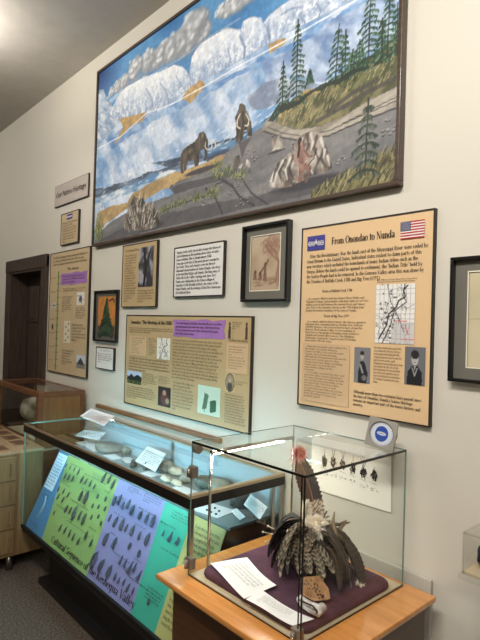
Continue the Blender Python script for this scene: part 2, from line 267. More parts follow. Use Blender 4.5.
# a plain serif alphabet for headings: stems, bowls and serifs as strokes in units of the cap height
def serif_glyphs():
    S, A, F = 's', 'a', 'f'; TH, TN = .15, .055
    def st(x, y0, y1, w=TH): return (S, x, y0, x, y1, w)
    def ft(x, y, h_=.13): return (F, x, y, h_)
    def ar(cx, cy, rx, ry, a0, a1): return (A, cx, cy, rx, ry, a0, a1)
    X = .66
    G = {
     'F': (.66, [st(.16, 0, 1), ft(.16, 0), ft(.16, .97), (S, .1, .965, .60, .965, .07), (S, .60, .97, .60, .78, .05), (S, .16, .52, .45, .52, .06), (S, .45, .42, .45, .62, .05)]),
     'O': (.86, [ar(.43, .5, .36, .49, 0, 360)]), 'C': (.78, [ar(.43, .5, .36, .49, 45, 315), (S, .69, .98, .69, .70, .05)]),
     'N': (.90, [st(.17, 0, 1, TN), st(.73, 0, 1, TN), (S, .17, 1, .73, 0, TH), ft(.17, 0), ft(.14, .97), ft(.73, .97)]),
     'K': (.84, [st(.16, 0, 1), ft(.16, 0), ft(.16, .97), (S, .2, .42, .62, .97, TN), (S, .32, .56, .68, 0, .14), ft(.66, .97, .11), ft(.70, 0, .12)]),
     'V': (.80, [(S, .12, 1, .42, 0, .14), (S, .70, 1, .42, 0, TN), ft(.13, .97, .13), ft(.69, .97, .11)]),
     'S': (.62, [ar(.31, .73, .21, .24, 20, 250), ar(.31, .27, .22, .26, -160, 90), (S, .50, .98, .50, .76, .05), (S, .10, .02, .10, .26, .05)]),
     'T': (.74, [st(.37, 0, 1), ft(.37, 0), (S, .06, .965, .68, .965, .07), (S, .07, .97, .07, .76, .05), (S, .67, .97, .67, .76, .05)]),
     'M': (1.0, [st(.16, 0, 1, TN), st(.82, 0, 1), (S, .18, 1, .48, .05, TH), (S, .80, 1, .48, .05, TN), ft(.16, 0), ft(.14, .97, .1), ft(.82, 0), ft(.84, .97, .1)]),
     'H': (.92, [st(.18, 0, 1), st(.72, 0, 1), (S, .18, .5, .72, .5, .06), ft(.18, 0), ft(.18, .97), ft(.72, 0), ft(.72, .97)]),
     'n': (.66, [st(.15, 0, X), ft(.15, 0), ft(.11, X - .03, .07), ar(.33, .40, .17, .25, 0, 150), st(.50, 0, .42), ft(.50, 0)]),
     'm': (.98, [st(.15, 0, X), ft(.15, 0), ft(.11, X - .03, .07), ar(.32, .40, .16, .25, 0, 150), st(.48, 0, .42), ft(.48, 0, .11), ar(.65, .40, .16, .25, 0, 150), st(.81, 0, .42), ft(.81, 0, .11)]),
     'h': (.66, [st(.15, 0, 1), ft(.15, 0), ft(.11, .97, .07), ar(.33, .40, .17, .25, 0, 150), st(.50, 0, .42), ft(.50, 0)]),
     'u': (.66, [st(.15, .2, X), ft(.12, X - .03, .08), ar(.32, .22, .17, .22, 180, 360), st(.50, 0, X), ft(.47, X - .03, .08), ft(.55, .02, .06)]),
     'r': (.50, [st(.15, 0, X), ft(.15, 0), ft(.11, X - .03, .07), ar(.33, .45, .15, .20, 40, 150), (A, .41, .56, .03, .03, 0, 360)]),
     'o': (.60, [ar(.30, .33, .22, .32, 0, 360)]), 'c': (.52, [ar(.30, .33, .22, .32, 50, 320)]), 'e': (.54, [ar(.29, .33, .22, .32, 0, 320), (S, .10, .36, .50, .36, .05)]),
     'd': (.66, [ar(.28, .32, .20, .31, 0, 360), st(.48, 0, 1), ft(.43, .97, .07), ft(.53, .02, .06)]), 'q': (.66, [ar(.28, .33, .20, .31, 0, 360), st(.48, -.28, X), ft(.48, -.27)]),
     'g': (.60, [ar(.27, .42, .18, .23, 0, 360), (A, .28, -.06, .21, .19, 0, 360), (S, .42, .58, .55, .63, .07)]),
     'a': (.58, [ar(.28, .47, .18, .18, 0, 160), st(.45, 0, .48, .13), ar(.25, .17, .16, .17, 0, 360), ft(.51, .02, .05)]),
     't': (.42, [st(.20, .12, .86, .13), (S, .04, .62, .38, .62, .06), ar(.30, .14, .11, .13, 180, 320)]),
     'l': (.34, [st(.17, 0, 1), ft(.17, 0), ft(.12, .97, .07)]), 'i': (.34, [st(.17, 0, X), ft(.17, 0), ft(.12, X - .03, .07), (A, .17, .86, .04, .04, 0, 360)]),
     'f': (.42, [st(.18, 0, .84), ft(.18, 0), (S, .04, .62, .36, .62, .06), ar(.28, .84, .10, .13, 30, 180)]),
     's': (.46, [ar(.23, .48, .14, .16, 20, 260), ar(.23, .17, .15, .16, -160, 80)]),
     'y': (.62, [(S, .12, X, .34, .06, .13), (S, .54, X, .24, -.24, TN), ft(.13, X - .03, .10), ft(.52, X - .03, .09), (A, .18, -.22, .04, .04, 0, 360)]),
     'b': (.66, [st(.16, 0, 1), ft(.12, .97, .07), ar(.36, .32, .20, .31, 0, 360)]), 'p': (.66, [st(.16, -.28, X), ft(.16, -.27), ft(.12, X - .03, .07), ar(.36, .33, .20, .31, 0, 360)]),
     'k': (.64, [st(.16, 0, 1), ft(.16, 0), ft(.12, .97, .07), (S, .2, .28, .48, .63, TN), (S, .28, .36, .52, 0, .12), ft(.50, .62, .09), ft(.53, 0, .09)]),
     'j': (.34, [st(.17, -.16, X), ft(.12, X - .03, .07), ar(.08, -.16, .10, .12, 270, 360), (A, .17, .86, .04, .04, 0, 360)]),
     'v': (.60, [(S, .12, X, .32, 0, .13), (S, .52, X, .32, 0, TN), ft(.13, X - .03, .10), ft(.51, X - .03, .09)]),
     'w': (.86, [(S, .12, X, .28, 0, .12), (S, .44, X, .28, 0, TN), (S, .42, X, .58, 0, .12), (S, .76, X, .60, 0, TN), ft(.13, X - .03, .09), ft(.43, X - .03, .07), ft(.76, X - .03, .08)]),
     'x': (.60, [(S, .14, X, .46, 0, .13), (S, .48, X, .12, 0, TN), ft(.14, X - .03, .09), ft(.48, X - .03, .08), ft(.12, 0, .08), ft(.48, 0, .09)]),
     'z': (.50, [(S, .08, .61, .44, .61, .07), (S, .42, .60, .08, .04, .10), (S, .08, .03, .44, .03, .07)]),
     'A': (.82, [(S, .16, 0, .40, 1, TN), (S, .66, 0, .42, 1, .14), (S, .24, .34, .58, .34, .05), ft(.15, 0, .11), ft(.67, 0, .12)]),
     'B': (.70, [st(.18, 0, 1), ft(.14, 0, .1), ft(.14, .97, .1), ar(.38, .75, .19, .23, -90, 90), ar(.40, .26, .22, .26, -90, 90), (S, .2, .52, .42, .52, .05)]),
     'D': (.80, [st(.18, 0, 1), ft(.16, 0, .12), ft(.16, .97, .12), ar(.36, .5, .34, .49, -90, 90)]),
     'E': (.68, [st(.18, 0, 1), ft(.16, 0), ft(.16, .97), (S, .12, .965, .60, .965, .07), (S, .12, .03, .62, .03, .07), (S, .2, .5, .46, .5, .06), (S, .60, .97, .60, .78, .05), (S, .62, .22, .62, .03, .05)]),
     'G': (.82, [ar(.43, .5, .36, .49, 45, 325), (S, .69, .98, .69, .72, .05), st(.66, .06, .42), ft(.64, .40, .12)]),
     'I': (.36, [st(.18, 0, 1), ft(.18, 0), ft(.18, .97)]), 'J': (.50, [st(.32, .15, 1), ft(.30, .97), ar(.18, .18, .19, .20, 180, 360)]),
     'L': (.66, [st(.18, 0, 1), ft(.18, 0), ft(.18, .97), (S, .12, .03, .60, .03, .07), (S, .60, .26, .60, .03, .05)]),
     'P': (.66, [st(.18, 0, 1), ft(.18, 0), ft(.14, .97, .1), ar(.38, .72, .21, .27, -90, 90)]), 'Q': (.86, [ar(.43, .5, .36, .49, 0, 360), (S, .45, .05, .72, -.16, .10)]),
     'R': (.76, [st(.18, 0, 1), ft(.18, 0), ft(.14, .97, .1), ar(.38, .74, .20, .25, -90, 90), (S, .38, .50, .62, 0, .14), ft(.65, 0, .09)]),
     'U': (.84, [st(.20, .3, 1), st(.66, .3, 1, TN), ft(.18, .97), ft(.66, .97, .11), ar(.42, .3, .27, .31, 180, 360)]),
     'W': (1.1, [(S, .12, 1, .34, 0, .13), (S, .56, 1, .36, 0, TN), (S, .52, 1, .74, 0, .13), (S, .98, 1, .76, 0, TN), ft(.13, .97, .12), ft(.54, .97, .1), ft(.97, .97, .1)]),
     'X': (.80, [(S, .16, 1, .62, 0, .14), (S, .64, 1, .16, 0, TN), ft(.16, .97, .11), ft(.64, .97, .1), ft(.16, 0, .1), ft(.62, 0, .11)]),
     'Y': (.80, [(S, .14, 1, .40, .45, .14), (S, .66, 1, .42, .45, TN), st(.40, 0, .47), ft(.14, .97, .12), ft(.66, .97, .1), ft(.40, 0)]), 'Z': (.66, [(S, .1, .96, .58, .96, .07), (S, .56, .95, .12, .05, .12), (S, .1, .03, .58, .03, .07)]),
     '0': (.60, [ar(.30, .5, .23, .49, 0, 360)]), '1': (.60, [st(.30, 0, 1), ft(.30, 0), (S, .17, .82, .30, .97, .06)]), '2': (.60, [ar(.29, .72, .20, .26, -30, 170), (S, .46, .60, .12, .05, .08), (S, .1, .04, .52, .04, .09)]),
     '3': (.60, [ar(.28, .74, .18, .24, -80, 150), ar(.28, .27, .20, .27, -150, 85)]), '4': (.60, [st(.40, 0, 1, .12), (S, .06, .30, .54, .30, .07), (S, .36, .98, .08, .30, .05)]),
     '5': (.60, [(S, .16, .95, .50, .95, .09), (S, .17, .95, .14, .55, .05), ar(.28, .32, .20, .31, -150, 120)]), '6': (.60, [ar(.30, .30, .21, .30, 0, 360), (S, .46, 1.0, .13, .40, .08)]),
     '7': (.60, [(S, .1, .94, .52, .94, .10), (S, .50, .92, .26, 0, .10)]), '8': (.60, [ar(.30, .74, .17, .24, 0, 360), ar(.30, .26, .20, .27, 0, 360)]), '9': (.60, [ar(.30, .68, .21, .30, 0, 360), (S, .46, .60, .18, 0, .08)]),
     '.': (.26, [(A, .12, .06, .05, .06, 0, 360)]), ',': (.26, [(S, .14, .08, .08, -.16, .09)]), "'": (.22, [(S, .12, 1.0, .10, .74, .09)]), '-': (.36, [(S, .06, .30, .30, .30, .08)]),
     '(': (.34, [ar(.34, .4, .20, .58, 120, 240)]), ')': (.34, [ar(0, .4, .20, .58, -60, 60)]), '$': (.60, [ar(.31, .70, .19, .22, 20, 250), ar(.31, .30, .20, .22, -160, 90), (S, .31, -.08, .31, 1.08, .05)]),
     ':': (.28, [(A, .14, .08, .04, .04, 0, 360), (A, .14, .52, .04, .04, 0, 360)]), '"': (.36, [(S, .10, 1.0, .12, .76, .09), (S, .24, 1.0, .26, .76, .09)]), ' ': (.34, []),
    }
    return G
GLY = serif_glyphs()
def serif(name, body, O, X, U, width, height, m, parent, weight=1.0):
    """heading in the serif alphabet: cap height = HEIGHT, stretched to WIDTH, O on the base line"""
    bm = bmesh.new(); O, X, U = Vector(O), Vector(X), Vector(U); total = sum(GLY[c][0] for c in body); sx = width / total; pen = 0
    def P(x, y): return O + X * ((pen + x) * sx) + U * (y * height)
    def quad(a, b, c, d): bm.faces.new([bm.verts.new(P(*q)) for q in (a, b, c, d)])
    for ch in body:
        adv, prims = GLY[ch]
        for p in prims:
            if p[0] == 's':
                _, x0, y0, x1, y1, w_ = p; w_ *= weight; L = math.hypot(x1 - x0, y1 - y0)
                if abs(x1 - x0) > abs(y1 - y0): quad((x0, y0 - w_ / 2), (x1, y1 - w_ / 2), (x1, y1 + w_ / 2), (x0, y0 + w_ / 2))
                else: quad((x0 - w_ / 2, y0), (x0 + w_ / 2, y0), (x1 + w_ / 2, y1), (x1 - w_ / 2, y1))
            elif p[0] == 'f': _, x, y, h_ = p; quad((x - h_, y - .0), (x + h_, y - .0), (x + h_ * .8, y + .05), (x - h_ * .8, y + .05))
            else:
                _, cx, cy, rx, ry, a0, a1 = p; n = max(6, int(abs(a1 - a0) / 24)); pr = None
                for k in range(n + 1):
                    a = math.radians(a0 + (a1 - a0) * k / n); w_ = (.05 + .095 * abs(math.cos(a))) * weight
                    w_ = min(w_, rx * 1.9)
                    i = (cx + math.cos(a) * (rx - w_ / 2), cy + math.sin(a) * (ry - w_ / 2 * .7)); o = (cx + math.cos(a) * (rx + w_ / 2), cy + math.sin(a) * (ry + w_ / 2 * .4))
                    if pr: quad(pr[0], pr[1], o, i)
                    pr = (i, o)
        pen += adv
    me = bpy.data.meshes.new(name); bm.to_mesh(me); bm.free()
    return put(name, me, m, parent)
def block(name, body, O, X, U, width, height, m, parent, weight=1.0):
    """several lines of the serif alphabet filling width x height, O the lower left corner"""
    lines = body.split('\n'); n = len(lines); pitch = height / (n - .30); cap = pitch * .70
    wd = [sum(GLY[c][0] for c in l) for l in lines]; mx = max(wd) or 1; first = None; mes = []
    for k, l in enumerate(lines):
        if not l.strip(): continue
        o_ = serif(name, l, Vector(O) + Vector(U) * (pitch * (n - 1 - k)), X, U, width * wd[k] / mx, cap, m, None, weight); mes.append(o_)
    base = bmesh.new()
    for o_ in mes: base.from_mesh(o_.data)
    for o_ in mes: bpy.data.objects.remove(o_)
    me = bpy.data.meshes.new(name); base.to_mesh(me); base.free(); return put(name, me, m, parent)
def frame_bars(bm, x0, x1, y0, y1, z0, z1, b, bev=0.0):
    bx(bm, x0, x1, y0, y1, z0, z0 + b, bev); bx(bm, x0, x1, y0, y1, z1 - b, z1, bev)
    bx(bm, x0, x0 + b, y0, y1, z0 + b + .0002, z1 - b - .0002, bev); bx(bm, x1 - b, x1, y0, y1, z0 + b + .0002, z1 - b - .0002, bev); return bm
def wserif(name, body, R, y, m, parent, weight=1.0):
    return serif(name, body, (R[0], y, R[1]), WX, WZ, R[2] - R[0], R[3] - R[1], m, parent, weight)

# ------------------------------------------------------------------ a small painter: pictures as pigment on a fine grid
def vnoise(x, y, seed=0):
    xi = np.floor(x).astype(np.int64); yi = np.floor(y).astype(np.int64); fx = x - xi; fy = y - yi
    fx = fx * fx * (3 - 2 * fx); fy = fy * fy * (3 - 2 * fy)
    def hsh(a, b):
        n = (a * 374761393 + b * 668265263 + seed * 1274126177) & 0xffffffff
        n = ((n ^ (n >> 13)) * 1274126177) & 0xffffffff
        return ((n ^ (n >> 16)) & 0xffff) / 65535.0
    a, b, c, d = hsh(xi, yi), hsh(xi + 1, yi), hsh(xi, yi + 1), hsh(xi + 1, yi + 1)
    return (a * (1 - fx) + b * fx) * (1 - fy) + (c * (1 - fx) + d * fx) * fy
def fbm(x, y, seed=0, oct=4):
    v = 0; a = 0.5; s = 0
    for i in range(oct):
        v = v + a * vnoise(x * 2 ** i, y * 2 ** i, seed + i * 7); s += a; a *= 0.5
    return v / s
class Canvas:
    def __init__(s, W, H, res, bg):
        s.W, s.H = W, H; s.nx = max(2, int(W / res)); s.ny = max(2, int(H / res))
        s.x, s.y = np.meshgrid(np.linspace(0, W, s.nx), np.linspace(0, H, s.ny))
        s.a = np.zeros((s.ny, s.nx, 3)); s.a[:] = np.array(bg) / 255
        s.q = 1.0
    def blend(s, mask, col, var=0.0, f=(20, 20), seed=0, col2=None, rot=0.0):
        c = np.array(col) / 255; x, y = s.x, s.y
        if rot: cr, sr = math.cos(rot), math.sin(rot); x, y = x * cr + y * sr, -x * sr + y * cr
        if col2 is not None:
            n = np.clip((fbm(x * f[0], y * f[1], seed) - 0.5) * 3.2 + 0.5, 0, 1)[..., None]; c = c * (1 - n) + np.array(col2) / 255 * n
        elif var:
            c = c * (1 + var * (fbm(x * f[0], y * f[1], seed)[..., None] - 0.5) * 2)
        s.a = s.a * (1 - mask[..., None]) + c * mask[..., None]
    def mpoly(s, pts, wob=0.0, wf=14, seed=1):
        X, Y = s.x, s.y
        if wob:
            X = X + (fbm(s.x * wf, s.y * wf, seed) - 0.5) * 2 * wob; Y = Y + (fbm(s.x * wf + 50, s.y * wf, seed) - 0.5) * 2 * wob
        m = np.zeros(X.shape, bool)
        for (x0, y0), (x1, y1) in zip(pts, pts[1:] + pts[:1]):
            if y0 == y1: continue
            c = ((y0 > Y) != (y1 > Y)) & (X < (x1 - x0) * (Y - y0) / (y1 - y0) + x0)
            m ^= c
        return m.astype(float)
    def poly(s, pts, col, wob=0.0, wf=14, alpha=1.0, **k):
        s.blend(s.mpoly(pts, wob, wf, k.get('seed', 0) + 1) * alpha, col, **k)
    def ell(s, c, r, col, soft=0.0, alpha=1.0, wob=0.0, wf=20, **k):
        X, Y = s.x - c[0], s.y - c[1]
        if wob: X = X + (fbm(s.x * wf, s.y * wf, 3) - 0.5) * 2 * wob; Y = Y + (fbm(s.x * wf, s.y * wf + 40, 3) - 0.5) * 2 * wob
        d = np.sqrt((X / r[0]) ** 2 + (Y / r[1]) ** 2)
        m = np.clip((1 - d) / max(soft, 1e-3), 0, 1) if soft else (d < 1).astype(float)
        s.blend(m * alpha, col, **k)
    def line(s, pts, wd, col, alpha=1.0, taper=False):
        for i, ((x0, y0), (x1, y1)) in enumerate(zip(pts, pts[1:])):
            lo_x = int((min(x0, x1) - wd) / s.W * s.nx) - 1; hi_x = int((max(x0, x1) + wd) / s.W * s.nx) + 3
            lo_y = int((min(y0, y1) - wd) / s.H * s.ny) - 1; hi_y = int((max(y0, y1) + wd) / s.H * s.ny) + 3
            lo_x, lo_y = max(lo_x, 0), max(lo_y, 0)
            if hi_x <= lo_x or hi_y <= lo_y or lo_x >= s.nx or lo_y >= s.ny: continue
            X = s.x[lo_y:hi_y, lo_x:hi_x]; Y = s.y[lo_y:hi_y, lo_x:hi_x]
            dx, dy = x1 - x0, y1 - y0; L = dx * dx + dy * dy + 1e-12
            t = np.clip(((X - x0) * dx + (Y - y0) * dy) / L, 0, 1)
            d = np.hypot(X - x0 - t * dx, Y - y0 - t * dy)
            ww = wd * (1 - 0.7 * t) if taper else wd
            m = np.clip((ww - d) / (wd * 0.5) + 0.5, 0, 1)[..., None] * alpha
            s.a[lo_y:hi_y, lo_x:hi_x] = s.a[lo_y:hi_y, lo_x:hi_x] * (1 - m) + np.array(col) / 255 * m
    def mesh(s, name, R, y, m, parent, curve=None):
        """grid filling the wall rectangle R = (x0,z0,x1,z1) at depth y"""
        c = np.clip(s.a, 0, 1); c = np.where(c <= 0.04045, c / 12.92, ((c + 0.055) / 1.055) ** 2.4)
        X = R[0] + s.x / s.W * (R[2] - R[0]); Z = R[1] + s.y / s.H * (R[3] - R[1])
        V = np.stack([X, np.full_like(X, y), Z], -1).reshape(-1, 3)
        return grid_mesh(name, V, s.nx, s.ny, c.reshape(-1, 3), m, parent)
def grid_mesh(name, V, nx, ny, c, m, parent):
    idx = np.arange(nx * ny).reshape(ny, nx)
    q = np.stack([idx[:-1, :-1], idx[:-1, 1:], idx[1:, 1:], idx[1:, :-1]], -1).reshape(-1, 4)
    me = bpy.data.meshes.new(name); me.vertices.add(len(V)); me.vertices.foreach_set('co', V.astype(np.float32).ravel())
    me.loops.add(q.size); me.loops.foreach_set('vertex_index', q.astype(np.int32).ravel())
    me.polygons.add(len(q)); me.polygons.foreach_set('loop_start', np.arange(0, q.size, 4, dtype=np.int32))
    me.update(calc_edges=True)
    at = me.color_attributes.new('Col', 'FLOAT_COLOR', 'POINT')
    at.data.foreach_set('color', np.concatenate([c, np.ones((len(c), 1))], 1).astype(np.float32).ravel())
    return put(name, me, m, parent)
def canvas_rect(R, res, bg):
    return Canvas(R[2] - R[0], R[3] - R[1], res, bg)

# ------------------------------------------------------------------ the room
struct('floor', box(-9.5, 3.0, -4.5, 1.95, -0.05, 0.0), 'carpet')
struct('ceiling', box(-9.5, 3.0, -4.5, 1.95, 3.51, 3.56), 'ceil')
bm = bmesh.new()
DX0, DX1, DT = -5.215, -4.43, 2.02
bx(bm, -9.5, DX0, 1.72, 1.92, 0, 3.51); bx(bm, DX1, 3.0, 1.72, 1.92, 0, 3.51); bx(bm, DX0, DX1, 1.72, 1.92, DT, 3.51)
struct('wall_main', bm, 'wall')
struct('wall_left', box(-9.6, -9.5, -4.5, 1.95, 0, 3.51), 'wall')
struct('wall_right', box(3.0, 3.1, -4.5, 1.95, 0, 3.51), 'wall')
struct('wall_behind', box(-9.5, 3.0, -4.6, -4.5, 0, 3.51), 'wall')

bm = bmesh.new()
def panelled(bm, x0, x1, z0, z1, y):
    bx(bm, x0, x1, y, y + 0.04, z0, z1)
    wv = (x1 - x0 - 0.30) / 2
    for cx in (x0 + 0.10, x0 + 0.20 + wv):
        for a, b in ((0.18, 0.72), (0.86, 1.42), (1.54, 1.88)):
            bx(bm, cx, cx + wv, y - 0.012, y, z0 + a, z0 + b, 0.008)
            bx(bm, cx + 0.03, cx + wv - 0.03, y - 0.018, y - 0.006, z0 + a + 0.03, z0 + b - 0.03, 0.004)
panelled(bm, DX0 + 0.02, DX1 - 0.02, 0.01, DT - 0.02, 1.86)
door = struct('door_1', bm, 'doorwood')
bm = blob(bmesh.new(), (DX1 - 0.10, 1.82, 0.98), (0.028, 0.028, 0.028)); tube(bm, [(DX1 - 0.10, 1.86, 0.98), (DX1 - 0.10, 1.82, 0.98)], 0.012)
obj('door_knob', bm, 'bronze', door)
bm = bmesh.new()
cw = 0.11
bx(bm, DX0 - cw, DX0, 1.695, 1.72, 0, DT + 0.10, 0.004); bx(bm, DX1, DX1 + cw, 1.695, 1.72, 0, DT + 0.10, 0.004)
bx(bm, DX0 - cw, DX1 + cw, 1.69, 1.72, DT, DT + 0.11, 0.004)
bx(bm, DX0, DX0 + 0.02, 1.70, 1.90, 0, DT); bx(bm, DX1 - 0.02, DX1, 1.70, 1.90, 0, DT); bx(bm, DX0, DX1, 1.70, 1.90, DT - 0.02, DT)
struct('trim_1', bm, 'doorwood')
bm = bmesh.new(); bx(bm, -9.5, DX0 - cw, 1.705, 1.72, 0, 0.12, 0.003); bx(bm, DX1 + cw, 3.0, 1.705, 1.72, 0, 0.12, 0.003)
struct('baseboard_main', bm, 'doorwood')
bm = box(-3.37, -2.02, 1.698, 1.72, 0.978, 1.004, 0.004)
struct('trim_2', bm, 'ledge')

# ------------------------------------------------------------------ the mural
mx0, mx1, mz0, mz1 = -3.481, -1.033, 2.109, 3.362
mur = thing('mural_painting', ((mx0 + mx1) / 2, 1.70, mz0), 'large framed mural of mammoths, glaciers and fir trees high on the wall', 'painting')
fwid = 0.017
bm = bmesh.new()
frame_bars(bm, mx0, mx1, 1.682, 1.718, mz0, mz1, fwid, 0.003)
obj('frame', bm, 'mframe', mur)
obj('backing', box(mx0 + 0.01, mx1 - 0.01, 1.697, 1.716, mz0 + 0.01, mz1 - 0.01), 'edge', mur)
MW, MH = mx1 - mx0, mz1 - mz0
cv = Canvas(MW, MH, 0.0042, (178, 202, 226))
DIAG = 0.55
# icy water with streaks
cv.blend(np.ones(cv.x.shape), (112, 158, 206), col2=(200, 214, 232), f=(3.0, 10), rot=-0.95, seed=5)
cv.blend(np.clip((fbm(cv.x * 14, cv.y * 14, 9) - 0.5) * 3, 0, 0.35), (236, 242, 248))
cv.blend(np.clip((fbm(cv.x * 5, cv.y * 9, 19) - 0.52) * 3, 0, 0.3), (96, 136, 184))
# sky
sky = [(-0.012, 1.257), (1.196, 1.271), (1.67, 1.17), (2.093, 1.089), (2.428, 1.06), (2.433, 0.908), (2.1, 0.876), (1.735, 0.903), (1.569, 0.903), (1.503, 0.879), (1.164, 0.832), (1.129, 0.799), (0.595, 0.922), (0.233, 0.899), (0.001, 1.066)]
cv.poly(sky, (38, 104, 172), col2=(84, 150, 206), f=(2.2, 4), seed=3)
dk = np.clip(1 - np.hypot((cv.x - 0.02) / 0.35, (cv.y - MH) / 0.32), 0, 1); cv.blend(dk * cv.mpoly(sky), (22, 58, 120))
for a, b, wd in (((0.035, 1.012), (0.474, 1.084), 0.022), ((0.098, 0.98), (0.335, 1.017), 0.03)):
    cv.line([a, b], wd * .6, (206, 222, 236), 0.6)
rng = random.Random(4)
# cumulus cloud band
def cloud(path, rad, n, top, under):
    for i in range(n):
        t = i / (n - 1); k = t * (len(path) - 1); j = min(int(k), len(path) - 2); f = k - j
        cx = path[j][0] * (1 - f) + path[j + 1][0] * f; cy = path[j][1] * (1 - f) + path[j + 1][1] * f
        r = rad * rng.uniform(0.5, 1.1) * (0.55 + 0.75 * t)
        ox, oy = rng.uniform(-0.5, 0.5) * rad, rng.uniform(-0.5, 0.5) * rad
        sh = rng.choice((top, under, tuple((a + b) // 2 for a, b in zip(top, under))))
        cv.ell((cx + ox, cy + oy), (r * 0.75, r * 1.25), sh, soft=0.5, alpha=0.8, wob=0.012, wf=40)
        cv.ell((cx + ox - r * 0.1, cy + oy + r * 0.55), (r * 0.45, r * 0.5), (222, 226, 228), soft=0.8, alpha=0.95)
def lobe(c, r, hk=85.0, vk=150.0, n=16):
    rx, rz = r / hk, r / vk
    cv.ell((c[0] + rx * .18, c[1] - rz * .12), (rx * 1.02, rz * 1.45), (132, 138, 146), soft=.35, alpha=.95, wob=.012, wf=26)
    cv.ell((c[0], c[1] + rz * .05), (rx * .9, rz * 1.3), (186, 191, 196), soft=.5, wob=.012, wf=26)
    for k in range(n):
        a = rng.uniform(0, 6.28); q = rng.uniform(.1, .85); x, y = c[0] + math.cos(a) * q * rx, c[1] + math.sin(a) * q * rz * 1.25; w_ = rng.uniform(.2, .42)
        cv.ell((x + rx * .08, y - rz * .12), (rx * w_, rz * w_ * 1.3), (140, 146, 152), soft=.8, alpha=.6)
        cv.ell((x - rx * .06, y + rz * .10), (rx * w_ * .8, rz * w_ * 1.1), (228, 231, 232), soft=.8, alpha=.8)
for c, r in (((0.194, 1.062), 4.5), ((0.277, 1.07), 5), ((0.371, 1.079), 6), ((1.197, 1.078), 8.5), ((1.185, 1.144), 8), ((1.112, 1.141), 11), ((1.067, 1.091), 12), ((0.959, 1.093), 10.5), ((0.866, 1.093), 9.5), ((0.758, 1.091), 8.5), ((0.643, 1.114), 9), ((0.497, 1.122), 9)):
    lobe(c, r)
for c, r in (((1.382, 1.113), 6), ((1.446, 1.116), 8), ((1.515, 1.116), 9), ((1.588, 1.122), 9)): lobe(c, r, 110.0, 160.0)
cv.line([(0.307, 1.04), (0.515, 1.031), (0.705, 1.036), (0.881, 1.022), (1.062, 1.002)], 0.016, (150, 156, 162), 0.5)
cv.line([(0.529, 1.007), (0.818, 0.997), (1.004, 0.989), (1.138, 0.997), (1.296, 1.012), (1.535, 1.007)], 0.006, (176, 190, 204), 0.5)
# glacier masses
white, cool = (238, 242, 244), (188, 204, 220)
cv.poly([(-0.003, 1.125), (0.074, 1.115), (0.123, 1.035), (0.199, 0.978), (0.247, 0.895), (0.348, 0.813), (0.128, 0.747), (0.01, 0.712)], (206, 216, 226), wob=0.008, wf=30, col2=(130, 158, 192), f=(40, 12), rot=1.1)
g1 = [(0.175, 0.908), (0.202, 0.935), (0.243, 0.958), (0.282, 0.993), (0.335, 1.017), (0.414, 1.025), (0.503, 1.022), (0.613, 1.018), (0.741, 0.999), (0.851, 0.985), (0.955, 0.978), (1.036, 0.938), (1.087, 0.892), (1.117, 0.848), (1.129, 0.793), (1.093, 0.777), (1.045, 0.775), (0.987, 0.759), (0.916, 0.751), (0.799, 0.762), (0.663, 0.77), (0.517, 0.799), (0.374, 0.819), (0.265, 0.835)]
g2 = [(1.129, 0.799), (1.116, 0.882), (1.13, 0.955), (1.166, 0.986), (1.21, 1.002), (1.279, 1.007), (1.338, 1.005), (1.395, 1.008), (1.475, 0.981), (1.537, 0.946), (1.561, 0.911), (1.571, 0.848), (1.573, 0.793), (1.514, 0.789), (1.461, 0.788), (1.357, 0.788), (1.255, 0.79), (1.176, 0.773)]
g3 = [(1.566, 0.79), (1.562, 0.876), (1.545, 0.942), (1.558, 0.982), (1.601, 0.983), (1.644, 0.97), (1.687, 0.937), (1.723, 0.889), (1.744, 0.838), (1.759, 0.795), (1.7, 0.789), (1.631, 0.791)]
g4 = [(1.708, 0.914), (1.747, 0.935), (1.805, 0.943), (1.885, 0.948), (2.045, 0.944), (2.247, 0.944), (2.432, 0.916), (2.436, 0.803), (2.204, 0.788), (2.061, 0.792), (1.938, 0.796), (1.854, 0.803), (1.76, 0.79), (1.737, 0.855)]
for i, g in enumerate((g4, g3, g2, g1)):
    cv.poly(g, white, wob=0.010, wf=16, col2=(222, 230, 238), f=(18, 30), seed=20 + i)
    m = cv.mpoly(g, 0.01, 16, 21 + i)
    ys = np.where(m > 0, cv.y, np.inf).min(0)      # lowest painted point of each column: the ice face turns bluish
    d = np.clip(1 - (cv.y - ys[None, :]) / 0.19, 0, 1) * m
    cv.blend(d * 0.85, (134, 160, 198), col2=(224, 232, 240), f=(44, 30), seed=30 + i)
    cv.blend(np.clip(d * 1.6, 0, 1) * (fbm(cv.x * 90, cv.y * 90, 35 + i) > 0.60) * 0.4 * np.clip(d * 2, 0, 1), (104, 134, 178))
    cv.line(g + g[:1], 0.0028, (146, 164, 192), 0.7)
def crack(pts, wd=0.006, c=(128, 150, 184), al=0.65): cv.line(pts, wd, c, al)
crack([(0.654, 0.929), (0.715, 0.86), (0.742, 0.784)]); crack([(0.812, 0.914), (0.88, 0.845), (0.916, 0.763)]); crack([(0.979, 0.9), (1.042, 0.827), (1.083, 0.775)], 0.004); crack([(0.366, 0.954), (0.499, 0.888), (0.633, 0.879)], 0.003, (176, 190, 208))
crack([(1.449, 0.879), (1.467, 0.821), (1.461, 0.783)]); crack([(1.539, 0.915), (1.579, 0.84), (1.573, 0.793)], 0.008, (110, 134, 172)); crack([(1.736, 0.884), (1.751, 0.83), (1.753, 0.783)], 0.008, (110, 134, 172)); crack([(1.936, 0.854), (1.972, 0.804), (1.962, 0.773)]); crack([(2.037, 0.862), (2.06, 0.818), (2.05, 0.788)]); crack([(1.825, 0.902), (1.887, 0.902), (1.958, 0.88)], 0.005)
